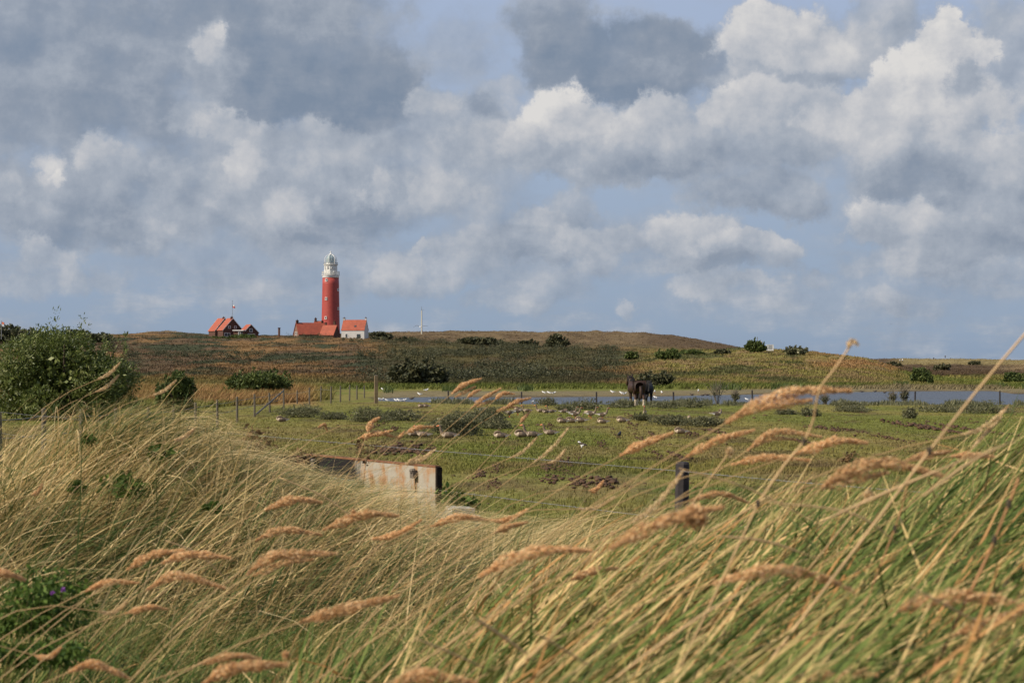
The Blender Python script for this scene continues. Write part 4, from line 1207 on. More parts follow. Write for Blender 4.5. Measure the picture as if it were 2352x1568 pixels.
def mane(parent, headyaw, mat, low=0):
    mb = MB()
    P = [(.62, .0, 1.55), (.86, .02 + headyaw * .2, 1.68), (1.04, .06 + headyaw * .6, 1.84 - low * .5), (1.17, .10 + headyaw, 1.90 - low)]
    for i in range(24):
        t = i / 23 * 2.99; k = int(t); u = t - k
        a = Vector(P[k]).lerp(Vector(P[k + 1]), u)
        s = random.choice((-1, 1)) * .1
        mb.tube([a, a + Vector((-.03, s, -.06)), a + Vector((-.05, s * 1.6, -.3))], [.035, .04, .008], 4)
    mb.build('mane', mat, parent)
def horse(x, row, rotz, lab, coat, socks, sc, hy, walk, low=0):
    Y = 2.7 * F / (row - HOR); X = xr(x, Y)
    o = bpy.data.objects.new('horse', horse_mesh('horse', coat, socks, walk, hy, low)); link(o)
    o.location = (X, Y, tz(X, Y)); o.rotation_euler = (0, 0, rotz); o.scale = (sc, sc * 1.2, sc)
    tag(o, lab, 'horse')
    mane(o, hy, M['horse_black'], low)
horse(1461, 933.5, math.radians(99), 'dark bay horse with white socks seen from behind, walking towards the pond', M['horse'], True, 1.04, .0, .10)
horse(1484, 927.0, math.radians(72), 'black horse standing close behind the bay one', M['horse_black'], False, 1.0, -.06, -.06, .25)

# geese -------------------------------------------------------------
def goose_mesh(pose):
    dz = 0 if pose in ('stand', 'graze', 'preen') else -.135
    v = [(0, 0, .245 + dz, (.105, .10))]; e = []
    chain(v, e, 0, [(-.14, 0, .25 + dz, (.085, .075)), (-.24, 0, .262 + dz, (.055, .035)), (-.33, 0, .272 + dz, (.03, .012))])
    br = chain(v, e, 0, [(.12, 0, .255 + dz, (.095, .095)), (.19, 0, .285 + dz, .065)])
    if pose in ('stand', 'sit'):
        chain(v, e, br, [(.225, 0, .37 + dz, .047), (.238, 0, .45 + dz, .038), (.25, 0, .515 + dz, .045), (.285, 0, .522 + dz, .038), (.33, 0, .51 + dz, .022), (.37, 0, .50 + dz, .013)])
    elif pose == 'sleep':
        chain(v, e, br, [(.19, .0, .345 + dz, .045), (.12, .02, .375 + dz, .04), (.06, .03, .372 + dz, .034), (.0, .04, .355 + dz, .018), (-.03, .045, .345 + dz, .01)])
    elif pose == 'preen':
        chain(v, e, br, [(.21, .02, .36 + dz, .042), (.22, .06, .41 + dz, .034), (.18, .10, .40 + dz, .036), (.15, .12, .36 + dz, .028), (.13, .125, .325 + dz, .014), (.12, .125, .305 + dz, .01)])
    else:
        chain(v, e, br, [(.26, 0, .25, .042), (.31, 0, .17, .032), (.34, 0, .09, .034), (.36, 0, .065, .028), (.385, 0, .035, .016), (.40, 0, .015, .01)])
    if dz == 0:
        for s in (-1, 1):
            chain(v, e, 0, [(.01, s * .045, .15, .03), (.0, s * .045, .09, .013), (-.005, s * .045, .015, .012), (.05, s * .05, .008, (.02, .007))])
    def pick(c):
        if dz == 0 and c.z < .115 and c.x < .2: return 3
        if pose in ('stand', 'sit') and c.x > .29: return 3
        if pose == 'graze' and c.z < .045 and c.x > .36: return 3
        if c.x < -.15 and c.z < .270 + dz: return 1
        if c.x < .0 and c.z > .278 + dz: return 4
        if .10 < c.x < .24 and c.z < .29 + dz: return 2
        return 0
    return skin('goose', v, e, [M['goose'], M['bird_white'], M['goose_pale'], M['bill'], M['goose_dark']], pick, 1)
GM = {p: goose_mesh(p) for p in ('stand', 'sit', 'sleep', 'graze', 'preen')}
GEESE = [  # x, row of feet, pose, facing degrees (0 = right), scale, label
 (1144, 966, 'sit', 172, .95, 'sitting goose with its neck up behind the reed heads, leftmost of the flock'),
 (1170, 958, 'stand', 200, .95, 'dark goose standing behind the reed heads with its tail to the right'),
 (1189, 954, 'graze', 15, .95, 'goose with head down just right of the dark standing one'),
 (1189, 942, 'sleep', 185, .9, 'farther dark goose resting at the pond edge above the head-down one'),
 (1211, 946, 'sit', 180, .95, 'goose lying flat between the reed heads and the pond gull'),
 (1242, 947, 'sit', 178, 1.0, 'resting goose with a pale breast beside the pond edge shrub'),
 (1254, 949, 'sleep', 200, .85, 'small pale-breasted goose tucked against a larger resting one'),
 (1267, 948, 'sit', 190, .95, 'goose sitting with its neck raised in front of the olive shrub'),
 (1295, 948, 'sleep', 10, .9, 'goose half hidden in the grey shrub'),
 (1321, 962, 'stand', 5, 1.0, 'goose standing tall and facing right, leftmost of the three standing in the open'),
 (1314, 957, 'stand', 20, .9, 'goose standing right behind the left one of the three in the open'),
 (1357, 961, 'stand', 2, 1.0, 'goose standing with the highest neck in the middle of the three'),
 (1353, 957, 'graze', 160, .9, 'goose with lowered head behind the middle standing goose'),
 (1383, 963, 'stand', 8, 1.0, 'goose standing with its head forward, rightmost of the three in the open'),
 (1292, 972, 'sleep', 182, 1.05, 'sleeping goose, left of the three lying below the standing ones'),
 (1312, 971, 'sleep', 175, 1.05, 'sleeping goose, middle of the three lying below the standing ones'),
 (1334, 970, 'sleep', 170, 1.1, 'long dark sleeping goose, right of the three lying below the standing ones'),
 (1384, 972, 'sleep', 178, 1.0, 'goose lying on the grass under the rightmost standing goose'),
 (1429, 970, 'sleep', 176, 1.1, 'pale goose lying alone below the horses'),
 (1481, 958, 'stand', 265, 1.0, 'goose standing upright and facing the viewer below the black horse'),
 (1646, 963, 'preen', 20, 1.1, 'plump goose preening beside the dark shrub on the right'),
 (1582, 962, 'sleep', 270, .8, 'pale goose seen end on among the shrubs'),
 (1563, 996, 'sleep', 180, 1.0, 'goose lying on bare earth above the orange plume'),
 (1150, 1007, 'sleep', 185, 1.05, 'sleeping goose in the near row, partly behind reed stems'),
 (1199, 1005, 'sleep', 182, 1.15, 'sleeping goose with a pale breast in the near row beside the alert one'),
 (1222, 1005, 'sit', 178, 1.15, 'alert goose lying in the near row with its red bill to the left'),
 (1264, 999, 'sit', 180, 1.0, 'goose with just its neck and red bill above the grass'),
 (648, 969, 'sleep', 190, 1.1, 'goose lying alone beyond the braced fence post'),
 (952, 1004, 'sleep', 180, 1.1, 'sleeping goose left of the largest shrub behind a drooping seed head'),
 (973, 1005, 'sit', 175, 1.0, 'goose with a raised head close to the sleeping one left of the largest shrub'),
 (1031, 1008, 'sit', 178, 1.15, 'dark necked goose with a red bill in front of the largest shrub'),
 (968, 935, 'sleep', 182, .9, 'goose resting by the pond above the grey-green shrubs'),
 (979, 935, 'sleep', 178, .9, 'white-breasted goose resting against another by the pond'),
 (1108, 950, 'graze', 10, 1.0, 'goose feeding in the grass left of the tall seed head'),
]
for (x, row, pose, deg, sc, lab) in GEESE:
    Y = 2.7 * F / (row - HOR); X = xr(x, Y)
    o = bpy.data.objects.new('goose', GM[pose]); link(o)
    o.location = (X, Y, tz(X, Y) - .01); o.rotation_euler = (0, 0, math.radians(deg + random.uniform(-6, 6))); k = sc * 1.10; o.scale = (k, k, k)
    tag(o, lab, 'goose', 'geese on the pasture')

def wader_mesh():
    v = [(0, 0, .13, (.055, .05))]; e = []
    chain(v, e, 0, [(-.08, 0, .12, .035), (-.17, 0, .10, .014)])
    chain(v, e, 0, [(.06, 0, .155, .04), (.085, 0, .20, .03), (.115, 0, .205, .016), (.135, 0, .20, .006)])
    chain(v, e, 2, [])
    for s in (-1, 1): chain(v, e, 0, [(.0, s * .025, .07, .012), (.0, s * .025, .005, .006)])
    return skin('lapwing', v, e, [M['goose_dark'], M['bird_white']], lambda c: 1 if (c.z < .115 and c.x > -.06) or (c.z > .185 and c.x < .1 and c.y > .01) else 0, 1)
Y = 2.7 * F / (1030 - HOR)
o = link(bpy.data.objects.new('lapwing', wader_mesh())); o.location = (xr(1336, Y), Y, tz(xr(1336, Y), Y)); o.rotation_euler = (0, 0, math.radians(170)); o.scale = (1.15,) * 3
tag(o, 'small dark lapwing standing alone on the near pasture', 'lapwing')
Y = 2.7 * F / (1003 - HOR)
o = link(bpy.data.objects.new('crow', skin('crow', [(0, 0, .12, .07), (-.1, 0, .12, .05), (-.22, 0, .1, .02), (.08, 0, .17, .05), (.12, 0, .21, .035), (.18, 0, .2, .01), (0, .03, .04, .012), (0, -.03, .04, .012)], [(0, 1), (1, 2), (0, 3), (3, 4), (4, 5), (0, 6), (0, 7)], [M['bird_dark']], lambda c: 0, 1)))
o.location = (xr(1423, Y), Y, tz(xr(1423, Y), Y)); o.rotation_euler = (0, 0, 1.2)
tag(o, 'black crow on dark earth below the lone pale goose', 'crow')

# gulls ---------------------------------------------------------------
def gull_mesh(pose):
    dz = 0 if pose == 'stand' else -.11
    v = [(0, 0, .19 + dz, (.075, .07))]; e = []
    chain(v, e, 0, [(-.12, 0, .195 + dz, (.05, .04)), (-.24, 0, .20 + dz, (.022, .012))])
    chain(v, e, 0, [(.10, 0, .215 + dz, .055), (.135, 0, .275 + dz, .04), (.165, 0, .285 + dz, .034), (.21, 0, .275 + dz, .010)])
    if dz == 0:
        for s in (-1, 1): chain(v, e, 0, [(.0, s * .03, .10, .014), (.0, s * .03, .01, .008)])
    def pick(c):
        if c.x > .19: return 2
        if c.x < .05 and c.z > .205 + dz: return 1
        if dz == 0 and c.z < .10: return 2
        return 0
    return skin('gull', v, e, [M['bird_white'], M['bird_grey'], M['bill']], pick, 1)
GU = {p: gull_mesh(p) for p in ('stand', 'float')}
GULLS = [
 (869.5, 920, 'stand', 180, 'white gull half hidden behind the right side of the tall square post'),
 (877, 919, 'stand', 20, 'white gull close right of the tall square post'),
 (889.5, 919, 'stand', 190, 'lone white gull between the tall post and the close gull group'),
 (910, 919, 'stand', 175, 'upright white gull at the left of the close gull group'),
 (916.5, 920, 'stand', 170, 'white gull second from the left in the close gull group'),
 (923.5, 921, 'float', 5, 'white gull low in the middle of the close gull group'),
 (929, 920.5, 'stand', 8, 'white gull at the right end of the close gull group'),
 (964, 911.5, 'stand', 178, 'white gull standing on the far mud above the resting geese pair'),
 (979, 904.5, 'stand', 10, 'small distant gull near the far bank above the mud gull'),
 (880, 902, 'stand', 170, 'tiny distant gull on the far bank just right of the tall post'),
 (991, 919.5, 'stand', 15, 'white gull with bent head in shallow water left of the first pond post'),
 (1004, 920, 'float', 10, 'dim pale gull floating left of the first pond post'),
 (1021, 922.5, 'stand', 165, 'large white gull touching the first pond post'),
 (1044, 922, 'float', 170, 'pale gull half hidden by weeds right of the first pond post'),
 (1070, 921.5, 'float', 20, 'round white gull alone in the water behind the reed stems'),
 (1181, 926, 'float', 5, 'white gull at the pond edge behind the feathery seed heads'),
 (1223, 929, 'stand', 60, 'white gull with a raised tail at the pond edge by the geese'),
 (1250, 907.5, 'float', 178, 'white gull at the left of three in a row on the far water'),
 (1262, 908, 'float', 172, 'white gull in the middle of three in a row on the far water'),
 (1271.5, 908.5, 'float', 8, 'white gull at the right of three in a row on the far water'),
 (1407, 909, 'stand', 175, 'white gull on the far shallows right of the third pond post'),
 (1428, 910, 'stand', 170, 'left gull of a pair on the far shallows left of the horses'),
 (1434, 909.5, 'float', 10, 'right gull of a pair on the far shallows left of the horses'),
 (1465.5, 911, 'stand', 95, 'white gull seen between the legs of the bay horse'),
 (1503.5, 908.5, 'stand', 80, 'upright white gull right of the black horse'),
 (1520, 909, 'stand', 100, 'tall white gull farther right of the black horse'),
 (1506, 914, 'float', 175, 'white gull floating below the upright one right of the horses'),
 (1604, 906, 'stand', 85, 'tall white bird among dark ducks by the bare twigs'),
 (1716, 918.5, 'float', 178, 'white gull floating just left of the pond post by the big plume'),
 (1757, 918, 'float', 10, 'white gull floating behind the big orange plume'),
 (1749.6, 787, 'crest', 200, 'white bird perched on top of the round dark bush on the dune crest'),
 (1714, 814, 'slope', 190, 'white bird on the dune slope just left of the round crest bush'),
 (2279, 894.5, 'float', 180, 'white bird on the far mud near the right border'),
]
for (x, row, pose, deg, lab) in GULLS:
    Y = 343 if pose in ('crest', 'slope') else (2.7 if pose == 'stand' and row > 912 else 2.85) * F / (row - HOR); X = xr(x, Y)
    z = zr(row, Y) if pose == 'crest' else max(tz(X, Y), -.15)
    if pose in ('crest', 'slope'): pose = 'stand'
    o = link(bpy.data.objects.new('gull', GU[pose]))
    o.location = (X, Y, z - (.02 if z <= -.15 else 0)); o.rotation_euler = (0, 0, math.radians(deg)); k = .98 * Y / 125 if Y < 160 else 1.15; o.scale = (k, k, k)
    tag(o, lab, 'gull', 'gulls round the pond')
DUCK = skin('duck', [(0, 0, .07, .075), (-.13, 0, .085, .04), (-.2, 0, .1, .015), (.11, 0, .1, .045), (.14, 0, .16, .035), (.2, 0, .15, .012)], [(0, 1), (1, 2), (0, 3), (3, 4), (4, 5)], [M['goose_dark']], lambda c: 0, 1)
for (x, row, deg, lab) in ((1589, 907, 170, 'dark duck left of the tall white bird'), (1614, 908, 10, 'dark duck just right of the tall white bird'), (1624, 907, 175, 'dark duck farthest right of the tall white bird'),
                           (1979, 899.5, 180, 'dark duck on the far mud right of the big plume, left of a pair'), (2010, 899, 10, 'dark duck on the far mud right of the big plume, right of a pair'), (2032, 901.5, 20, 'dark duck at the far water edge behind the twigs'),
                           (946, 915.5, 10, 'small dark duck right of the close gull group')):
    Y = 2.8 * F / (row - HOR); X = xr(x, Y)
    o = link(bpy.data.objects.new('duck', DUCK)); o.location = (X, Y, max(tz(X, Y), -.16)); o.rotation_euler = (0, 0, math.radians(deg)); o.scale = (1.2,) * 3
    tag(o, lab, 'duck', 'ducks on the far side of the pond')

def flying(x, row, Y, span, lab, mat, cat='gull', name='flying_gull', sc=1):
    X = xr(x, Y); z = zr(row, Y)
    v = [(0, 0, 0, .065)]; e = []
    chain(v, e, 0, [(0, .14, .01, .045), (0, .26, .01, .015)])
    chain(v, e, 0, [(0, -.12, .02, .05), (0, -.2, .02, .035), (0, -.27, .01, .01)])
    w1 = [(-.12, 0, .06, (.045, .02)), (-.32, -.03, .16, (.07, .015)), (-.5, .0, .10, (.05, .012)), (-.72, .06, -.05, (.012, .006))]
    w2 = [(.12, 0, .06, (.045, .02)), (.32, -.03, .10, (.07, .015)), (.5, .0, .115, (.05, .012)), (.72, .06, .12, (.012, .006))]
    chain(v, e, 0, w1); chain(v, e, 0, w2)
    me = skin(name, v, e, [M['bird_white'], M['goose_dark']] if mat == 'w' else [M['goose_dark'], M['goose_dark']], lambda c: 1 if abs(c.x) > .15 else 0, 1)
    o = link(bpy.data.objects.new(name, me)); o.location = (X, Y, z); k = span / 1.44; o.scale = (k, k, k)
    tag(o, lab, cat)
flying(966, 751, 150, 1.42, 'grey winged gull gliding low in front of the pale mast', 'w')
flying(1912, 735, 300, .55, 'tiny pale bird flying above the kinked cane tip', 'w', 'bird', 'flying_bird')
flying(2047, 744, 300, .55, 'tiny dark bird flying above the right dunes', 'd', 'bird', 'flying_bird')

# people on the far dune -------------------------------------------------
def person_mesh(topm, legm):
    v = [(0, 0, .95, (.16, .11))]; e = []
    ch = chain(v, e, 0, [(0, 0, 1.18, (.17, .11)), (0, 0, 1.38, (.20, .11))])
    nk = chain(v, e, ch, [(0, 0, 1.50, .06), (0, -.01, 1.60, .095), (0, -.01, 1.72, .08)])
    for s in (-1, 1):
        chain(v, e, ch, [(s * .24, 0, 1.38, .06), (s * .28, .02, 1.12, .047), (s * .27, -.05, .88, .036), (s * .27, -.06, .80, .03)])
        chain(v, e, 0, [(s * .10, 0, .85, .10), (s * .11, -.06 * s, .48, .062), (s * .11, .08 * s, .10, .048), (s * .11, .08 * s - .12, .04, .04)])
    def pick(c):
        if c.z > 1.5 or (abs(c.x) > .22 and c.z < .9): return 2 if c.z < 1.66 else 3
        return 0 if c.z > .92 else 1
    return skin('person', v, e, [topm, legm, M['skin'], M['bark']], pick, 1)
PM = (person_mesh(M['clothes_light'], M['clothes_dark']), person_mesh(M['clothes_dark'], M['clothes_dark']))
for (x, row, k, deg, lab, Y) in ((2067, 835.5, 0, 20, 'person in a white top walking on the far dune, left of a pair', 740), (2072.8, 835, 0, -30, 'person in a white top walking on the far dune, right of a pair', 740),
                              (2144.6, 830.5, 1, 10, 'person in dark clothes partly below the dune crest', 790), (2171, 827.5, 1, -15, 'person in dark clothes standing on the dune skyline', 800)):
    X = xr(x, Y)
    o = link(bpy.data.objects.new('person', PM[k])); o.location = (X, Y, tz(X, Y) - .05); o.rotation_euler = (0, 0, math.radians(deg))
    tag(o, lab, 'person')

# ------------------------------------------------------------------ foreground seed heads
def catmull(P, n):
    P = [np.array(p, float) for p in P]
    P = [2 * P[0] - P[1]] + P + [2 * P[-1] - P[-2]]
    out = []
    seg = len(P) - 3
    for i in range(n + 1):
        t = i / n * seg; k = min(int(t), seg - 1); u = t - k
        a, b, c, d = P[k:k + 4]
        out.append(.5 * ((2 * b) + (-a + c) * u + (2 * a - 5 * b + 4 * c - d) * u * u + (-a + 3 * b - 3 * c + d) * u ** 3))
    return np.array(out)

def head_mesh(path, R, dens, spike=False, lobes=0):
    """fluffy seed head along path (n,3): slim spikelets on a core"""
    n = len(path)
    seglen = np.linalg.norm(np.diff(path, axis=0), axis=1); L = seglen.sum()
    N_ = int(dens)
    t = RNG.random(N_) ** .95
    s = np.concatenate([[0], np.cumsum(seglen)]) / L
    idx = np.stack([np.interp(t, s, path[:, k]) for k in range(3)], -1)
    tan = np.stack([np.interp(np.clip(t + .03, 0, 1), s, path[:, k]) - np.interp(np.clip(t - .03, 0, 1), s, path[:, k]) for k in range(3)], -1)
    tan /= np.linalg.norm(tan, axis=1)[:, None]
    prof = (np.sin(np.pi * np.clip(t * .93 + .07, 0, 1)) ** .55) if spike else (np.clip(t / .22, 0.25, 1) * np.clip((1 - t) / .55, .12, 1) ** .7)
    ph = RNG.random() * 6
    lump = 1 if spike else .72 + .55 * np.abs(np.sin(t * (L / R) * .55 + ph))
    rr = R * prof * lump
    d = RNG.normal(0, 1, (N_, 3)); d -= tan * (d * tan).sum(1)[:, None]; d /= np.linalg.norm(d, axis=1)[:, None]
    q = RNG.random(N_) ** .5
    P = idx + d * (rr * q)[:, None]
    ax = tan * 1.0 + d * (.25 if spike else .55) + RNG.normal(0, .12, (N_, 3)); ax /= np.linalg.norm(ax, axis=1)[:, None]
    b = np.cross(ax, RNG.normal(0, 1, (N_, 3))); b /= np.linalg.norm(b, axis=1)[:, None]
    ln = (.6 if spike else .50) * R * (.7 + .7 * RNG.random(N_)) + .0025; wd = ln * .36
    A = ax * ln[:, None]; B = b * wd[:, None] / 2
    V = np.stack([P - A * .3, P + B, P + A * .7, P - B], 1).reshape(-1, 3)
    return V, np.arange(4 * N_).reshape(-1, 4)

def plume(pts, Y, thick, label, kind='plume', knob=None, stemlean=.62, double=None):
    """pts picture points base->tip; thick in picture units; Y depth"""
    dpt = [Y + .02 * i * (Y / 4) for i in range(len(pts))]
    P3 = [at(px_, py_, d) for (px_, py_), d in zip(pts, dpt)]
    path = catmull(P3, 18) if len(P3) > 2 else np.array([np.array(P3[0]) * (1 - t) + np.array(P3[1]) * t + np.array([0, 0, -.012 * math.sin(math.pi * t)]) for t in np.linspace(0, 1, 19)])
    R = thick / F * Y / 2 * 1.12
    b = path[0]; tan = path[1] - path[0]; tan /= np.linalg.norm(tan)
    rx_ = b[0] - stemlean * max(.35, b[2] - 1.1) - random.uniform(0, .1)
    root = np.array([rx_, Y + random.uniform(-.15, .2), 0]); root[2] = tz(root[0], root[1]) - .03
    Ls = np.linalg.norm(b - root)
    c1 = root + np.array([.12, 0, .35 * Ls]); c2 = b - tan * Ls * .38
    st = []
    for t in np.linspace(0, 1, 14):
        st.append(((1 - t) ** 3) * root + 3 * t * (1 - t) ** 2 * c1 + 3 * t * t * (1 - t) * c2 + t ** 3 * b)
    st += [p for p in path[1:16]]
    e = empty('seed_head_grass', tuple(root), 0, label, 'grass stalk', 'seed heads of the foreground grass')
    sr = max(.0011, R * .10)
    off = [np.array(p) - root for p in st]
    MB().tube(off, [sr * 1.25] * 6 + [sr] * 8 + [sr * .6] * (len(off) - 14), 5).build('stem', M['stem'], e)
    spike = kind == 'spike'
    V, Fc = head_mesh(path - root, R, 420 if spike else 1300, spike)
    VV, FF = [V], [Fc]
    if double:
        P4 = [at(px_, py_, d) for (px_, py_), d in zip(double, dpt)]
        p4 = catmull(P4, 14) if len(P4) > 2 else np.array([np.array(P4[0]) * (1 - t) + np.array(P4[1]) * t for t in np.linspace(0, 1, 15)])
        v, f = head_mesh(p4 - root, R * .75, 600); VV.append(v); FF.append(f + len(V))
    if knob:
        kx, ky, kr = knob
        c = at(kx, ky, Y + .03) - root; kr = kr / F * Y
        v, f = leafcloud([c], [(kr, kr, kr)], 420, kr * .55, 2.2, shell=.2)
        FF.append(f + sum(len(a) for a in VV)); VV.append(v)
    np_mesh('seed_head', np.concatenate(VV), np.concatenate(FF), M['plume_pale' if spike else 'plume'], e)
    return e

PL = [  # pts, depth, thick, label, kwargs
 ([(1667, 971), (1745, 927), (1830, 899), (1954, 897)], 2.6, 25, 'big orange seed head arching across the kinked cane in front of the pond', dict(double=[(1750, 940), (1800, 926), (1863, 919)])),
 ([(1575, 1050), (1650, 1010), (1732, 988)], 3.4, 17, 'orange seed head above the dark fence post, pointing up right', {}),
 ([(1716, 1034), (1780, 991), (1887, 1003)], 3.6, 13, 'thin arched orange head crossing the kinked cane below the biggest one', dict(double=[(1722, 1030), (1770, 1008), (1828, 1009)])),
 ([(1820, 1044), (1900, 1018), (1933, 1011), (1991, 1017)], 3.2, 19, 'plump orange head just right of the kinked cane, nearly level', {}),
 ([(1679, 1067), (1762, 1050), (1861, 1057)], 3.4, 15, 'flat orange head running into the kinked cane from the left', {}),
 ([(1887, 1120), (1939, 1085), (2030, 1063), (2165, 1092)], 2.5, 25, 'long humped orange head pointing right above the green bank', dict(double=[(1885, 1122), (1950, 1104), (2040, 1085)])),
 ([(2082, 1056), (2130, 1045), (2183, 1036)], 3.2, 15, 'short pale orange head left of the straight cane foot', {}),
 ([(2183, 1048), (2235, 1045), (2281, 1048)], 3.2, 13, 'short faded head right of the straight cane foot', {}),
 ([(2207, 998), (2315, 933)], 3.0, 11, 'slim orange spike rising below the straight cane at the right', dict(kind='spike')),
 ([(2235, 1027), (2268, 990), (2299, 958)], 3.0, 9, 'short steep orange spike under the slim one at the right', dict(kind='spike')),
 ([(1423, 1047), (1480, 1018), (1545, 994)], 3.4, 16, 'orange head standing clear against the pasture left of the dark post', {}),
 ([(1352, 1126), (1386, 1104)], 5.0, 9, 'tiny bright orange head beside the dark clods', {}),
 ([(1581, 1150), (1655, 1133), (1720, 1154)], 3.3, 12, 'thin wavy head crossing in front of the dark post foot', {}),
 ([(1448, 1201), (1570, 1080)], 3.0, 13, 'stiff pale spike leaning across the left side of the dark post', dict(kind='spike')),
 ([(1400, 1260), (1500, 1208), (1590, 1178), (1660, 1165)], 2.1, 27, 'blurred orange head with a round dark knob below the dark post', dict(knob=(1595, 1186), ) and dict(knob=(1595, 1186, 30))),
 ([(1097, 1325), (1188, 1278), (1270, 1262), (1357, 1264)], 2.7, 25, 'thick orange head arching over the centre of the bank', {}),
 ([(1311, 1331), (1365, 1310), (1418, 1304)], 3.4, 15, 'short orange head right of the thick central one', {}),
 ([(690, 1428), (800, 1396), (915, 1368)], 2.8, 23, 'long straight orange head low in the middle left, pointing up right', {}),
 ([(608, 1171), (673, 1147), (739, 1153)], 4.4, 17, 'orange head in front of the green rails of the skip', {}),
 ([(587, 1240), (650, 1216), (737, 1227)], 4.2, 15, 'thin arched head directly under the one before the skip rails', {}),
 ([(742, 1216), (840, 1181), (915, 1184)], 4.0, 19, 'plump orange head under the cream wall of the skip', dict(knob=(812, 1176, 7))),
 ([(853, 1237), (967, 1194)], 4.2, 13, 'slim brown head right below the plump one under the skip', {}),
 ([(990, 1209), (1054, 1187), (1120, 1194)], 4.2, 15, 'orange head in front of the pale concrete block', {}),
 ([(1127, 1194), (1211, 1169)], 4.2, 12, 'slim head following on right of the concrete block', {}),
 ([(1134, 1224), (1160, 1211), (1211, 1199)], 3.8, 12, 'short head with a dark knob below the slim one', dict(knob=(1158, 1213, 10))),
 ([(291, 1309), (344, 1276), (421, 1262)], 3.8, 16, 'orange head on the left bank, upper left of a close pair', {}),
 ([(371, 1293), (432, 1273), (530, 1281)], 3.6, 18, 'level orange head on the left bank, right one of a close pair', {}),
 ([(337, 1354), (406, 1321), (517, 1350)], 3.4, 18, 'drooping orange head under the close pair on the left bank', {}),
 ([(566, 1320), (625, 1276), (700, 1271), (773, 1271)], 3.3, 20, 'twin orange head with two thick lobes left of centre', dict(double=[(580, 1322), (650, 1292), (720, 1284)])),
 ([(195, 1358), (249, 1336), (318, 1338)], 3.8, 13, 'thin orange head above the thistle flowers', {}),
 ([(-30, 1310), (20, 1318), (57, 1331)], 3.6, 15, 'orange head cut by the left edge', {}),
 ([(287, 1408), (344, 1394), (383, 1398)], 3.6, 12, 'small orange head below the drooping one on the left', {}),
 ([(230, 1404), (293, 1382)], 3.6, 9, 'slim pale spike among stems right of the thistle', dict(kind='spike')),
 ([(80, 1504), (140, 1487)], 3.4, 11, 'small orange head in the bottom left corner', {}),
 ([(157, 1543), (214, 1524), (295, 1556)], 3.0, 17, 'orange head bending down at the bottom left', {}),
 ([(455, 1525), (536, 1505), (597, 1512)], 2.9, 15, 'arched head above the fat one at the bottom edge', {}),
 ([(463, 1572), (536, 1534), (658, 1524)], 2.5, 25, 'fat orange head at the bottom edge left of centre', dict(knob=(656, 1502, 9))),
 ([(890, 1585), (960, 1550), (1095, 1568)], 2.3, 27, 'fat head cut by the bottom edge at the centre', {}),
 ([(1636, 1340), (1773, 1308), (1883, 1325), (1960, 1357)], 2.4, 25, 'long drooping orange head in the middle of the right bank', {}),
 ([(2044, 1405), (2120, 1384), (2217, 1368), (2370, 1392)], 2.2, 30, 'very large soft head reaching the right edge', {}),
 ([(2184, 1459), (2270, 1428), (2380, 1398)], 2.2, 24, 'straight orange head under the very large soft one', {}),
 ([(1800, 1562), (1900, 1552), (2013, 1549)], 2.2, 20, 'flat dark orange head at the bottom right', dict(knob=(1985, 1546, 12))),
 ([(224, 871), (275, 833)], 7.0, 8, 'upper pale marram spike in front of the willow', dict(kind='spike', stemlean=.45)),
 ([(219, 900), (273, 861)], 7.0, 8, 'lower pale marram spike in front of the willow', dict(kind='spike', stemlean=.45)),
 ([(350, 907), (405, 873)], 7.0, 8, 'pale marram spike in front of the upright bush', dict(kind='spike', stemlean=.45)),
 ([(401, 1010), (447, 983)], 6.6, 10, 'pale marram spike low among nettle leaves on the mound', dict(kind='spike')),
 ([(823, 1007), (869, 995), (903, 1003)], 6.0, 11, 'forked fluffy head left of the largest shrub', dict(double=[(850, 1000), (880, 994), (902, 988)])),
 ([(845, 992), (852, 972), (871, 959)], 6.0, 11, 'steep bright orange tuft above the forked head', {}),
 ([(933, 995), (961, 982), (995, 980)], 5.6, 9, 'orange head bending right in front of the sleeping geese pair', {}),
 ([(908, 1002), (928, 990)], 5.6, 7, 'tiny curled head left of the bending one', {}),
 ([(930, 1065), (1000, 1031)], 5.4, 10, 'forked pale spike above the cream wall of the skip', dict(kind='spike', double=[(935, 1064), (965, 1046), (985, 1032)])),
 ([(1038, 904), (1065, 884), (1105, 869)], 6.5, 10, 'highest feathery reed head in front of the dark slope', dict(double=[(1045, 912), (1070, 898), (1092, 888)])),
 ([(1074, 912), (1090, 900), (1104, 895)], 6.6, 7, 'feathery side head right under the highest one', {}),
 ([(1082, 938), (1110, 915), (1150, 892)], 6.5, 9, 'feathery reed head second from the left, on the pond line', dict(double=[(1095, 935), (1115, 925), (1133, 920)])),
 ([(1137, 918), (1155, 903), (1181, 905)], 6.4, 8, 'curled reed head above the gull at the pond edge', {}),
 ([(1160, 937), (1188, 922), (1219, 914)], 6.4, 9, 'reed head hanging over the dark standing goose', dict(double=[(1140, 944), (1165, 936), (1185, 935)])),
 ([(1195, 970), (1206, 957), (1218, 944)], 6.4, 7, 'small reed head right of the flock gap', {}),
 ([(1228, 1060), (1305, 982)], 5.4, 8, 'slim dark spike reaching up towards the lone pale goose', dict(kind='spike')),
 ([(1259, 1063), (1298, 1032)], 5.2, 8, 'short slim spike right below the dark one', dict(kind='spike')),
 ([(1170, 1052), (1233, 1004)], 5.6, 7, 'slim spike left of the dark one over the barbed wire', dict(kind='spike')),
 ([(1327, 1168), (1411, 1139)], 4.0, 8, 'slim spike over the lush green grass left of the dark post', dict(kind='spike')),
 ([(73, 1136), (98, 1111)], 7.0, 9, 'small pale head on the far left side of the mound', {}),
 ([(730, 982), (745, 975), (752, 990)], 6.4, 6, 'small nodding pale head between the skip and the fence', {}),
]
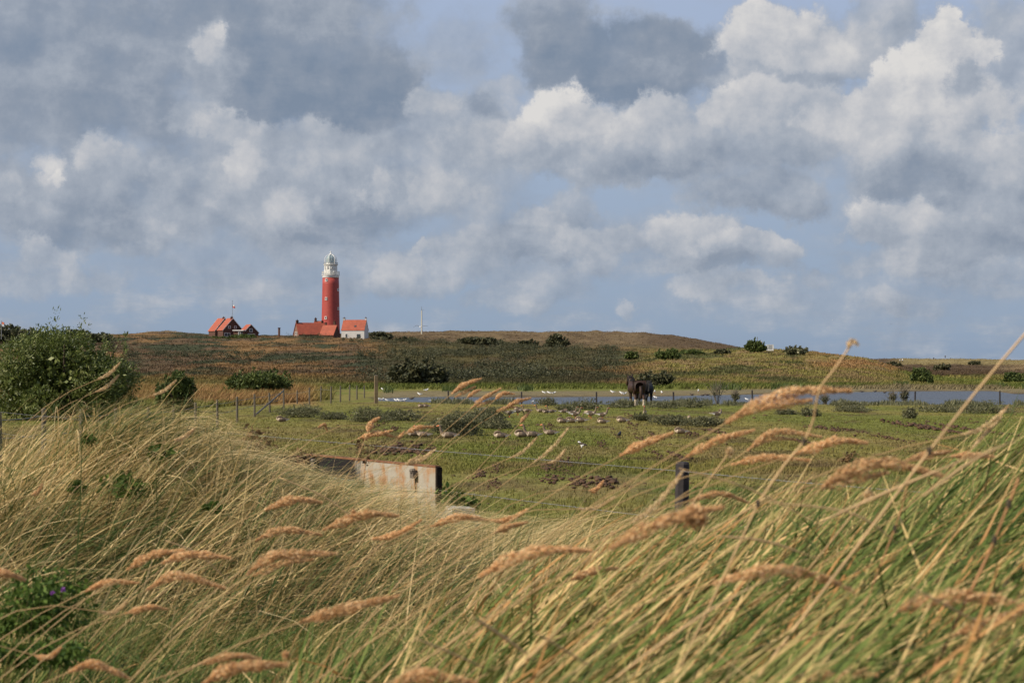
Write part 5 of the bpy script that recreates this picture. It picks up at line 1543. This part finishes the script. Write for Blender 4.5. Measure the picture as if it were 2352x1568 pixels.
for pts, Y, th, lab, kw in PL:
    plume(pts, Y, th, lab, **kw)

def cane(pts, Y, r, mat, lab, nodes=(), tip=None):
    P = [at(a, b, Y + .01 * i) for i, (a, b) in enumerate(pts)]
    last = P[-1]; d = (P[-1] - P[-2]); d /= np.linalg.norm(d)
    # carry on down to the ground
    q = last.copy(); k = 0
    while q[2] > tz(q[0], q[1]) - .03 and k < 60: q = q + d * .04; k += 1
    P.append(q)
    path = catmull(P, 10 * len(P))
    root = path[-1]
    e = empty('dry_cane', tuple(root), 0, lab, 'dry stalk')
    n = len(path)
    MB().tube([p - root for p in path], [r * (.42 + .12 * i / n) for i in range(n)], 8).build('stalk', mat, e, True)
    for t in nodes:
        c = path[int(t * (n - 1))] - root
        MB().lathe([(r * .7, -.006), (r * 1.0, -.002), (r * 1.0, .002), (r * .7, .006)], 8, tuple(c)).build('node', M['bark'], e)
    if tip:
        P2 = catmull([at(a, b, Y) for a, b in tip], 8)
        v, f = head_mesh(P2 - root, .0042, 160, False); np_mesh('withered_tip', v, f, M['plume_pale'], e)
cane([(1957, 788), (1920, 843), (1886, 888), (1874, 930), (1868, 965), (1845, 1015), (1800, 1070), (1740, 1160), (1690, 1265)], 2.3, .0032, M['cane'], 'kinked pale cane standing above the horizon with a withered bent tip', (.55, .82), [(1948, 800), (1955, 784), (1962, 783), (1970, 792)])
cane([(2420, 700), (2352, 770), (2250, 890), (2135, 1035), (2040, 1160)], 2.2, .0036, M['cane'], 'straight pale cane leaning in from the right edge above the dunes', (.6,))
cane([(2340, 1098), (2300, 1200), (2262, 1290), (2200, 1420)], 2.2, .0040, M['redcane'], 'reddish cane with dark nodes on the right bank', (.14, .36))
cane([(2090, 1095), (2060, 1200), (2010, 1330)], 2.6, .0026, M['redcane'], 'thin brown stalk rising on the right bank below the humped head', (.4,))
def stemmed_knob(x, y, Y, r, lab):
    c = at(x, y, Y); root = np.array([c[0] - .35, Y + .1, 0]); root[2] = tz(root[0], root[1])
    e = empty('withered_flower', tuple(root), 0, lab, 'dry flower', 'withered flower heads in the grass')
    k = c - root
    MB().tube([(0, 0, 0), k * .5 + np.array([-.05, 0, .05]), k], [.003, .002, .0015], 5).build('stem', M['stem'], e)
    rr = r / F * Y
    v, f = leafcloud([k], [(rr, rr, rr)], 160, rr * .9, 2.0, shell=.1); np_mesh('flower', v, f, M['plume_pale'], e)
stemmed_knob(1994, 1137, 2.8, 12, 'pale withered flower knob on the right bank under the humped head')
stemmed_knob(1406, 1225, 3.4, 6, 'small orange withered knob left of the blurred knobbed head')
stemmed_knob(1676, 1037, 3.2, 9, 'withered orange knob between two heads above the dark post')

def fallen_blades():
    L = [([(1085, 1415), (1155, 1462), (1240, 1522)], 2.0, 12), ([(955, 1465), (1050, 1505), (1135, 1542)], 2.1, 9), ([(1560, 1075), (1720, 1122), (1905, 1216)], 2.6, 6),
         ([(1765, 1152), (1960, 1180), (2080, 1262)], 2.4, 7), ([(1225, 1448), (1310, 1500), (1400, 1556)], 2.0, 7), ([(2090, 1345), (2230, 1420), (2360, 1482)], 2.0, 8),
         ([(1300, 1430), (1225, 1500), (1140, 1575)], 2.0, 9), ([(1300, 1640), (1600, 1420), (1800, 1310)], 2.0, 8), ([(1640, 1230), (1760, 1243), (1900, 1290)], 2.5, 9),
         ([(380, 1240), (460, 1275), (540, 1350)], 4.2, 6), ([(640, 1095), (760, 1150), (860, 1240)], 5.0, 5), ([(1880, 1200), (2060, 1120), (2300, 1020)], 2.3, 10), ([(2120, 1140), (2230, 1060), (2352, 1000)], 2.2, 9)]
    mb = MB()
    for pts, Y, w in L:
        P = catmull([at(x, y, Y + .03 * i) for i, (x, y) in enumerate(pts)], 12)
        hw = w / F * Y / 2 * .75
        mb.tube(P, [hw * min(1, .4 + 3 * i / 12) * min(1, .1 + 2.2 * (1 - i / 12)) for i in range(13)], 6)
    tag(mb.build('fallen_straw', M['cane'], None, True), 'broad dry blades lying across the green grass', None, None, 'stuff')
fallen_blades()

# ------------------------------------------------------------------ weeds
def weed(name, x, ytop, ybot, Y, n, leaf, mat, lab, spread=.10, flowers=(), cat='weed'):
    t = at(x, ytop, Y); X = t[0]; z0 = tz(X, Y); h = t[2] - z0
    zl = at(x, ybot, Y)[2] - z0
    e = empty(name, (X, Y, z0), 0, lab, cat)
    mb = MB(); cs = []
    for i in range(4 if spread > .10 else 1):
        a = random.random() * 6.28; q = spread * random.uniform(.2, 1)
        p = (q * math.cos(a), q * math.sin(a), h * random.uniform(.85, 1))
        mb.tube([(p[0] * .2 - .12, p[1] * .2, -.02), (p[0] * .6 - .05, p[1] * .6, h * .5), p], [.004, .003, .0015], 5)
        for k in range(9):
            u = k / 8; z = zl + (p[2] - zl) * u; s = .3 + .7 * z / h
            cs.append((p[0] * s, p[1] * s, z))
    mb.build('stem', M['bark'] if mat is M['brownweed'] else M['green_stem'], e)
    v, f = leafcloud(cs, [(spread * .45 + .02, spread * .45 + .02, (h - zl) * .10 + .01)] * len(cs), n, leaf, 1.9, up=-.3, shell=.2)
    np_mesh('foliage', v, f, mat, e)
    for (fx, fy) in flowers:
        c = at(fx, fy, Y - .1) - np.array([X, Y, z0])
        v, f = leafcloud([c], [(.006, .006, .006)], 40, .008, 2.5, shell=.2); np_mesh('flower', v, f, M['purple'], e)
weed('nettle', 200, 985, 1010, 8.6, 110, .045, M['nettle'], 'tall nettle sprig sticking out of the left mound', .03)
weed('nettle', 187, 1085, 1120, 8.0, 190, .05, M['nettle'], 'bunched dark nettle top on the left mound under the tall sprig', .05)
weed('nettle', 405, 1012, 1048, 8.4, 190, .05, M['nettle'], 'nettle leaves beside the low marram spike on the mound', .09)
weed('nettle', 513, 1138, 1160, 7.6, 110, .045, M['nettle'], 'small nettle tuft in the straw right of the mound', .05)
weed('nettle', 280, 1085, 1135, 8.0, 160, .045, M['nettle'], 'scattered nettle leaves in the middle of the mound', .14)
weed('thistle', 110, 1300, 1440, 4.4, 2200, .018, M['nettle'], 'bushy green thistle with purple flowers at the lower left', .17, [(120, 1361), (145, 1353), (82, 1497)])
weed('thistle', 40, 1390, 1500, 3.8, 1800, .018, M['nettle'], 'dark leafy thistle without flowers at the left edge', .16)
weed('dock_weed', 585, 972, 1030, 11, 110, .04, M['brownweed'], 'brown withered dock left of the skip', .18)
weed('dock_weed', 827, 985, 1060, 16, 80, .045, M['brownweed'], 'brown withered dock behind the skip', .12)
weed('dock_weed', 706, 1020, 1048, 17, 50, .045, M['brownweed'], 'brown dock leaves over the left corner of the skip', .16)
weed('dock_weed', 2035, 1030, 1062, 26, 160, .07, M['brownweed'], 'dark brown dock spike standing in the pasture on the right', .04)
weed('dock_weed', 1945, 1030, 1060, 26, 160, .06, M['brownweed'], 'pale brown weeds left of the dark dock spike', .25)
weed('green_weed', 1050, 1110, 1175, 14.0, 260, .07, M['nettle'], 'dark green weed against the right end of the skip', .18)

# ------------------------------------------------------------------ light and sky
SUN_AZ = math.radians(180 + 66)          # clockwise from +Y
SUN_EL = math.radians(38)
sd = Vector((math.sin(SUN_AZ) * math.cos(SUN_EL), math.cos(SUN_AZ) * math.cos(SUN_EL), math.sin(SUN_EL)))
sl = bpy.data.lights.new('sun', 'SUN'); sl.energy = 4.9; sl.angle = math.radians(.53); sl.color = (1, .90, .74)
so = link(bpy.data.objects.new('sun', sl)); so.rotation_euler = sd.to_track_quat('Z', 'Y').to_euler(); so.location = (-30, -20, 60)

CLOUDS = [  # x, y, rx, ry, tone lit side, tone shaded side, softness, opacity
 (800, 380, 560, 170, .62, .45, .8, .75), (300, 420, 320, 150, .58, .38, .8, .8), (1000, 300, 380, 100, .68, .5, .8, .8),
 (1700, 330, 420, 110, .55, .42, .9, .7), (2200, 480, 320, 150, .5, .34, .9, .8), (1300, 560, 420, 90, .48, .40, .9, .6), (650, 600, 520, 80, .42, .36, 1.0, .5), (1900, 680, 520, 70, .42, .38, 1.0, .4),
 (130, 470, 210, 110, .52, .16, .6, .9), (40, 420, 100, 60, .66, .45, .6, .7), (560, 470, 240, 110, .62, .42, .7, .8), (720, 450, 260, 120, .72, .34, .7, .85), (800, 500, 240, 75, .30, .04, .6, .85),
 (950, 440, 150, 80, .72, .42, .6, .9), (420, 480, 150, 70, .58, .36, .7, .7), (330, 540, 160, 40, .3, .2, .8, .6), (700, 330, 260, 60, .72, .55, .7, .8),
 (150, 120, 360, 240, .28, .20, .55, 1), (40, 240, 220, 110, .34, .30, .6, .9), (260, 240, 200, 100, .22, .16, .5, .95), (420, 60, 330, 150, .30, .22, .6, 1),
 (700, 110, 300, 190, .24, .08, .5, 1), (640, 210, 210, 95, .14, .06, .5, 1), (800, 215, 220, 80, .08, .0, .45, 1), (890, 165, 110, 75, .14, .06, .5, 1), (740, 10, 260, 90, .32, .26, .6, 1),
 (490, 92, 48, 48, 1.0, .6, .9, .85), (505, 75, 26, 22, 1.0, .8, .9, .9), (475, 120, 30, 26, .9, .7, .9, .8), (462, 165, 60, 90, .55, .45, 1.0, .6), (540, 155, 60, 40, .55, .35, .8, .5), (425, 250, 60, 50, .62, .5, .8, .7),
 (1060, 100, 110, 90, .40, .34, .9, .5), (1085, 240, 85, 50, .28, .10, .6, .85), (1140, 200, 90, 50, .74, .6, .7, .7), (985, 225, 60, 40, .75, .62, .7, .8),
 (1265, 50, 95, 85, .26, .18, .5, .95), (1290, 140, 130, 80, .18, .10, .5, 1), (1430, 130, 250, 88, .12, .02, .4, 1), (1565, 110, 105, 75, .18, .10, .45, 1), (1430, 190, 230, 52, .06, .0, .4, 1), (1640, 175, 130, 70, .32, .2, .6, .9),
 (1880, 70, 110, 60, .6, .5, .8, .6), (1805, 115, 175, 105, .84, .58, .42, 1), (1755, 55, 90, 62, .86, .74, .45, 1), (1890, 120, 110, 70, .82, .6, .45, .95), (1800, 190, 170, 36, .50, .36, .6, .9),
 (2010, 40, 90, 70, .52, .44, .7, .8), (2050, 115, 90, 80, .5, .42, .8, .75), (2330, 150, 110, 150, .58, .5, .7, .85),
 (2172, 112, 78, 62, 1.05, .82, .36, 1), (2120, 190, 110, 92, 1.02, .82, .36, 1), (2085, 270, 150, 100, .92, .6, .45, 1), (2205, 250, 115, 125, .96, .55, .4, 1), (2232, 175, 55, 60, .46, .36, .9, .9), (2120, 330, 180, 62, .72, .45, .6, .9), (2262, 120, 30, 40, .95, .8, .6, .8),
 (1850, 265, 200, 80, .80, .55, .5, 1), (1740, 260, 120, 66, .74, .5, .5, .95), (1930, 295, 125, 66, .84, .55, .5, .95), (1770, 345, 200, 42, .48, .36, .7, .8),
 (1305, 290, 115, 95, 1.0, .62, .42, 1), (1320, 365, 150, 75, .66, .32, .5, .95), (1410, 300, 80, 80, .6, .42, .6, .8), (1500, 300, 105, 78, .78, .48, .45, .95), (1490, 372, 190, 50, .50, .28, .55, .95), (1585, 335, 80, 50, .62, .44, .6, .8),
 (1740, 435, 150, 66, .46, .28, .6, .9), (1745, 470, 120, 40, .3, .22, .7, .8),
 (2240, 365, 170, 80, .80, .5, .5, .95), (2290, 440, 200, 90, .54, .36, .6, .9), (2080, 405, 125, 66, .42, .24, .8, .9), (2140, 450, 110, 40, .2, .12, .6, .85), (2045, 520, 130, 70, .78, .42, .5, .95), (2180, 555, 220, 70, .46, .28, .6, .9), (2310, 520, 120, 60, .46, .22, .7, .8),
 (1240, 515, 90, 46, .72, .45, .6, .9), (1330, 480, 90, 70, .45, .34, .7, .8), (1215, 560, 130, 40, .4, .24, .7, .8), (1420, 555, 130, 44, .66, .42, .6, .9), (1610, 545, 120, 62, .76, .42, .5, .95), (1715, 568, 90, 42, .74, .44, .5, .95), (1640, 600, 180, 30, .4, .26, .7, .8),
 (955, 575, 36, 24, .86, .62, .6, .9), (925, 615, 55, 45, .78, .55, .6, .85), (1020, 610, 150, 60, .54, .4, .8, .7), (125, 580, 80, 44, .82, .5, .6, .85), (102, 362, 44, 44, .95, .6, .9, .85), (118, 380, 22, 26, 1.0, .8, .9, .8), (85, 345, 30, 20, .9, .7, .9, .7), (232, 335, 64, 42, .9, .66, .6, .9),
 (300, 380, 110, 60, .62, .45, .7, .8), (575, 370, 52, 70, .86, .68, .6, .9), (520, 275, 90, 40, .80, .62, .6, .85), (690, 300, 140, 40, .78, .55, .6, .85), (690, 572, 70, 38, .58, .45, .7, .7),
 (880, 445, 60, 60, .84, .6, .7, .9), (985, 440, 70, 55, .8, .55, .7, .9), (620, 480, 130, 70, .76, .55, .7, .8), (690, 460, 60, 50, .8, .62, .8, .8), (370, 520, 50, 40, .62, .5, .8, .7), (1100, 330, 120, 70, .72, .5, .7, .8), (1200, 320, 70, 60, .78, .52, .7, .8), (1960, 250, 60, 50, .9, .66, .6, .9), (2060, 330, 80, 50, .74, .5, .7, .8), (30, 430, 40, 40, .72, .6, .8, .8), (400, 400, 60, 50, .7, .5, .8, .8), (1690, 255, 70, 50, .8, .6, .6, .9),
 (1000, 575, 60, 30, .66, .5, .8, .8), (905, 650, 70, 40, .7, .52, .8, .8), (985, 660, 90, 30, .6, .5, .9, .7), (1090, 560, 70, 34, .66, .48, .8, .8), (1330, 545, 90, 36, .66, .48, .8, .8), (1370, 605, 80, 24, .6, .46, .9, .7), (1640, 670, 80, 30, .7, .5, .8, .8), (1720, 640, 70, 24, .66, .5, .9, .7), (1990, 600, 90, 34, .62, .44, .9, .7), (2250, 640, 120, 34, .56, .42, .9, .7), (2020, 700, 44, 24, .64, .5, .9, .7), (250, 640, 80, 36, .56, .46, .9, .7), (330, 560, 60, 26, .6, .48, .9, .7), (800, 650, 60, 36, .56, .46, .9, .6), (1150, 700, 110, 26, .54, .46, .9, .6), (1860, 625, 60, 26, .6, .46, .9, .7),
 (1650, 645, 130, 40, .64, .44, .7, .8), (1440, 700, 40, 26, .62, .48, .7, .7), (540, 702, 60, 30, .62, .5, .8, .6), (70, 640, 120, 50, .5, .4, .8, .7), (172, 645, 40, 46, .62, .48, .7, .7), (2010, 690, 60, 36, .52, .42, .8, .6), (1230, 650, 160, 50, .5, .42, .9, .6),
]

def build_world():
    w = bpy.data.worlds.new('World'); S.world = w; w.use_nodes = True
    nt = w.node_tree; lk = nt.links.new
    bg = nt.nodes['Background']; bg.inputs['Strength'].default_value = .1 * 2 ** -.32
    sky = N(nt, 'ShaderNodeTexSky', sky_type='NISHITA'); sky.sun_disc = False
    sky.sun_elevation = SUN_EL; sky.sun_rotation = SUN_AZ; sky.air_density = 1.1; sky.dust_density = 1.5
    tc = N(nt, 'ShaderNodeTexCoord'); D = tc.outputs['Generated']
    sx = N(nt, 'ShaderNodeSeparateXYZ'); lk(D, sx.inputs[0])
    az = N(nt, 'ShaderNodeMath', operation='ARCTAN2'); lk(sx.outputs['X'], az.inputs[0]); lk(sx.outputs['Y'], az.inputs[1])
    el = N(nt, 'ShaderNodeMath', operation='ARCSINE'); lk(sx.outputs['Z'], el.inputs[0])
    P0 = N(nt, 'ShaderNodeCombineXYZ'); lk(az.outputs[0], P0.inputs['X']); lk(el.outputs[0], P0.inputs['Y'])
    n1 = noise(nt, D, 15, 9, .66)
    sub = N(nt, 'ShaderNodeVectorMath', operation='SUBTRACT'); sub.inputs[1].default_value = (.5, .5, .5); lk(n1.outputs['Color'], sub.inputs[0])
    wp = N(nt, 'ShaderNodeVectorMath', operation='MULTIPLY_ADD'); wp.inputs[1].default_value = (.075, .052, 0)
    lk(sub.outputs[0], wp.inputs[0]); lk(P0.outputs[0], wp.inputs[2])
    P = wp.outputs[0]
    def dn(off):
        if off is None: v = D
        else:
            o_ = N(nt, 'ShaderNodeVectorMath', operation='ADD'); o_.inputs[1].default_value = off; lk(D, o_.inputs[0]); v = o_.outputs[0]
        return noise(nt, v, 24, 8, .60).outputs['Fac']
    n2 = dn(None); n2b = dn((-.007, 0, .011))
    edge = N(nt, 'ShaderNodeMath', operation='MULTIPLY_ADD'); edge.inputs[1].default_value = 1.0; edge.inputs[2].default_value = -.50; lk(n2, edge.inputs[0])
    ec = N(nt, 'ShaderNodeMath', operation='MINIMUM'); ec.inputs[1].default_value = .17; lk(edge.outputs[0], ec.inputs[0]); edge = ec
    tone = None; cov = None
    def val(v):
        n = N(nt, 'ShaderNodeValue'); n.outputs[0].default_value = v; return n.outputs[0]
    tone = val(.42); cov = val(0.0)
    def ang(x, y):
        p = at(x, y, 1.0) - np.array([0, 0, H]); p /= np.linalg.norm(p)
        return math.atan2(p[0], p[1]), math.asin(p[2])
    CL2 = []
    for (x, y, rx, ry, t1, t0, soft, op) in CLOUDS:
        if t1 < .4: soft *= 1.7; op *= .94
        if x < 1150 and t1 > .55: t1 -= .15 if 280 < y < 530 and rx > 60 else .08; t0 -= .04; soft *= 1.2
        CL2.append((x, y, rx, ry, t1, t0, soft, op))
    for i_, (x, y, rx, ry, t1, t0, soft, op) in enumerate(CL2):
        a, e_ = ang(x, y)
        if i_ and i_ % 12 == 0:      # keeps the shader's stack short: the next dozen waits for this one
            cz = N(nt, 'ShaderNodeVectorMath', operation='MULTIPLY_ADD'); cz.inputs[1].default_value = (1e-9, 1e-9, 1e-9)
            lk(tone, cz.inputs[0]); lk(P, cz.inputs[2]); P = cz.outputs[0]
        rx, ry = rx * 1.42 / F, ry * 1.42 / F
        q = N(nt, 'ShaderNodeVectorMath', operation='MULTIPLY_ADD')
        q.inputs[1].default_value = (1 / rx, 1 / ry, 0); q.inputs[2].default_value = (-a / rx, -e_ / ry, 0); lk(P, q.inputs[0])
        g = N(nt, 'ShaderNodeTexGradient', gradient_type='SPHERICAL'); lk(q.outputs[0], g.inputs['Vector'])
        ge = N(nt, 'ShaderNodeMath', operation='ADD'); lk(g.outputs['Fac'], ge.inputs[0]); lk(edge.outputs[0], ge.inputs[1])
        m = N(nt, 'ShaderNodeMapRange', interpolation_type='SMOOTHSTEP'); lk(ge.outputs[0], m.inputs['Value'])
        m.inputs['From Min'].default_value = .20; m.inputs['From Max'].default_value = .22 + soft * .5; m.inputs['To Max'].default_value = op
        dt = N(nt, 'ShaderNodeVectorMath', operation='DOT_PRODUCT'); k = (t1 - t0) * .8
        dt.inputs[1].default_value = (-.45 * k, .9 * k, 0); lk(q.outputs[0], dt.inputs[0])
        ad = N(nt, 'ShaderNodeMath', operation='ADD'); ad.inputs[1].default_value = (t1 + t0) / 2; lk(dt.outputs['Value'], ad.inputs[0])
        mt = N(nt, 'ShaderNodeMix', data_type='FLOAT'); lk(m.outputs['Result'], mt.inputs['Factor']); lk(tone, mt.inputs['A']); lk(ad.outputs[0], mt.inputs['B'])
        mc = N(nt, 'ShaderNodeMix', data_type='FLOAT'); lk(m.outputs['Result'], mc.inputs['Factor']); lk(cov, mc.inputs['A']); mc.inputs['B'].default_value = 1
        tone = mt.outputs['Result']; cov = mc.outputs['Result']
    # billow detail
    # small broken clouds low over the horizon
    sq = N(nt, 'ShaderNodeVectorMath', operation='MULTIPLY'); sq.inputs[1].default_value = (14, 38, 0); lk(P0.outputs[0], sq.inputs[0])
    n5 = noise(nt, sq.outputs[0], 1.0, 7, .6)
    a5 = N(nt, 'ShaderNodeMapRange', interpolation_type='SMOOTHSTEP'); lk(n5.outputs['Fac'], a5.inputs['Value'])
    a5.inputs['From Min'].default_value = .44; a5.inputs['From Max'].default_value = .66
    le = N(nt, 'ShaderNodeMapRange', interpolation_type='SMOOTHSTEP'); lk(el.outputs[0], le.inputs['Value'])
    le.inputs['From Min'].default_value = .11; le.inputs['From Max'].default_value = .04; le.inputs['To Min'].default_value = .34; le.inputs['To Max'].default_value = .8
    a6 = N(nt, 'ShaderNodeMath', operation='MULTIPLY'); lk(a5.outputs['Result'], a6.inputs[0]); lk(le.outputs['Result'], a6.inputs[1])
    mt = N(nt, 'ShaderNodeMix', data_type='FLOAT'); lk(a6.outputs[0], mt.inputs['Factor']); lk(tone, mt.inputs['A']); mt.inputs['B'].default_value = .58
    mc = N(nt, 'ShaderNodeMix', data_type='FLOAT'); lk(a6.outputs[0], mc.inputs['Factor']); lk(cov, mc.inputs['A']); mc.inputs['B'].default_value = 1
    tone = mt.outputs['Result']; cov = mc.outputs['Result']
    df = N(nt, 'ShaderNodeMath', operation='SUBTRACT'); lk(n2, df.inputs[0]); lk(n2b, df.inputs[1])
    bl = N(nt, 'ShaderNodeMath', operation='MULTIPLY'); bl.inputs[1].default_value = 1.05; lk(df.outputs[0], bl.inputs[0])
    t2 = N(nt, 'ShaderNodeMath', operation='ADD'); lk(tone, t2.inputs[0]); lk(bl.outputs[0], t2.inputs[1])
    # clouds all round and overhead
    n3 = noise(nt, D, 3.2, 8, .6)
    am = N(nt, 'ShaderNodeMapRange', interpolation_type='SMOOTHSTEP'); lk(n3.outputs['Fac'], am.inputs['Value'])
    am.inputs['From Min'].default_value = .42; am.inputs['From Max'].default_value = .62; am.inputs['To Max'].default_value = .8
    hi = N(nt, 'ShaderNodeMapRange', interpolation_type='SMOOTHSTEP'); lk(el.outputs[0], hi.inputs['Value']); hi.inputs['From Min'].default_value = .23; hi.inputs['From Max'].default_value = .32
    aza = N(nt, 'ShaderNodeMath', operation='ABSOLUTE'); lk(az.outputs[0], aza.inputs[0])
    sd_ = N(nt, 'ShaderNodeMapRange', interpolation_type='SMOOTHSTEP'); lk(aza.outputs[0], sd_.inputs['Value']); sd_.inputs['From Min'].default_value = .34; sd_.inputs['From Max'].default_value = .5
    mx_ = N(nt, 'ShaderNodeMath', operation='MAXIMUM'); lk(hi.outputs['Result'], mx_.inputs[0]); lk(sd_.outputs['Result'], mx_.inputs[1])
    am2 = N(nt, 'ShaderNodeMath', operation='MULTIPLY'); lk(am.outputs['Result'], am2.inputs[0]); lk(mx_.outputs[0], am2.inputs[1])
    cv = N(nt, 'ShaderNodeMath', operation='MAXIMUM'); lk(cov, cv.inputs[0]); lk(am2.outputs[0], cv.inputs[1])
    # colours as displayed (sRGB) -> linear
    def lin(r, g, b):
        return tuple(((c / 255) / 12.92 if c / 255 <= .04045 else ((c / 255 + .055) / 1.055) ** 2.4) for c in (r, g, b))
    cr = ramp(nt, [(0, lin(125, 140, 160)), (.25, lin(141, 152, 168)), (.5, lin(165, 173, 185)), (.75, lin(193, 195, 200)), (1, lin(219, 217, 215))])
    lk(t2.outputs[0], cr.inputs['Fac'])
    # thin veil of the open sky, from zenith blue to the grey-blue horizon
    vr = ramp(nt, [(0, lin(139, 157, 181)), (.08, lin(146, 164, 187)), (.45, lin(157, 174, 198)), (.9, lin(165, 181, 208)), (1, lin(152, 172, 208))])
    vm = N(nt, 'ShaderNodeMapRange'); vm.inputs['From Max'].default_value = .25; lk(el.outputs[0], vm.inputs['Value']); lk(vm.outputs['Result'], vr.inputs['Fac'])
    ten = N(nt, 'ShaderNodeVectorMath', operation='SCALE'); ten.inputs['Scale'].default_value = 10; lk(vr.outputs['Color'], ten.inputs[0])
    ten2 = N(nt, 'ShaderNodeVectorMath', operation='SCALE'); ten2.inputs['Scale'].default_value = 10; lk(cr.outputs['Color'], ten2.inputs[0])
    ms = N(nt, 'ShaderNodeMix', data_type='RGBA'); ms.inputs['Factor'].default_value = .96; lk(sky.outputs['Color'], ms.inputs['A']); lk(ten.outputs[0], ms.inputs['B'])
    mf = N(nt, 'ShaderNodeMix', data_type='RGBA'); lk(cv.outputs[0], mf.inputs['Factor']); lk(ms.outputs['Result'], mf.inputs['A']); lk(ten2.outputs[0], mf.inputs['B'])
    lk(mf.outputs['Result'], bg.inputs['Color'])
    w.cycles.sampling_method = 'MANUAL'; w.cycles.sample_map_resolution = 256
build_world()

# ------------------------------------------------------------------ camera and view
cam = bpy.data.cameras.new('camera'); co = link(bpy.data.objects.new('camera', cam))
cam.sensor_width = 22.2; cam.lens = F / 2352 * 22.2; cam.sensor_fit = 'HORIZONTAL'
cam.clip_start = .05; cam.clip_end = 9000
co.location = (0, 0, H); co.rotation_euler = (math.pi / 2 + PITCH, 0, 0)
cam.dof.use_dof = True; cam.dof.focus_distance = 60; cam.dof.aperture_fstop = 6.0
S.camera = co
S.view_settings.view_transform = 'Standard'; S.view_settings.look = 'None'; S.view_settings.exposure = .32; S.view_settings.gamma = 1
S.cycles.max_bounces = 5; S.cycles.diffuse_bounces = 2; S.cycles.glossy_bounces = 2; S.cycles.transmission_bounces = 3; S.cycles.transparent_max_bounces = 4
S.cycles.use_denoising = True
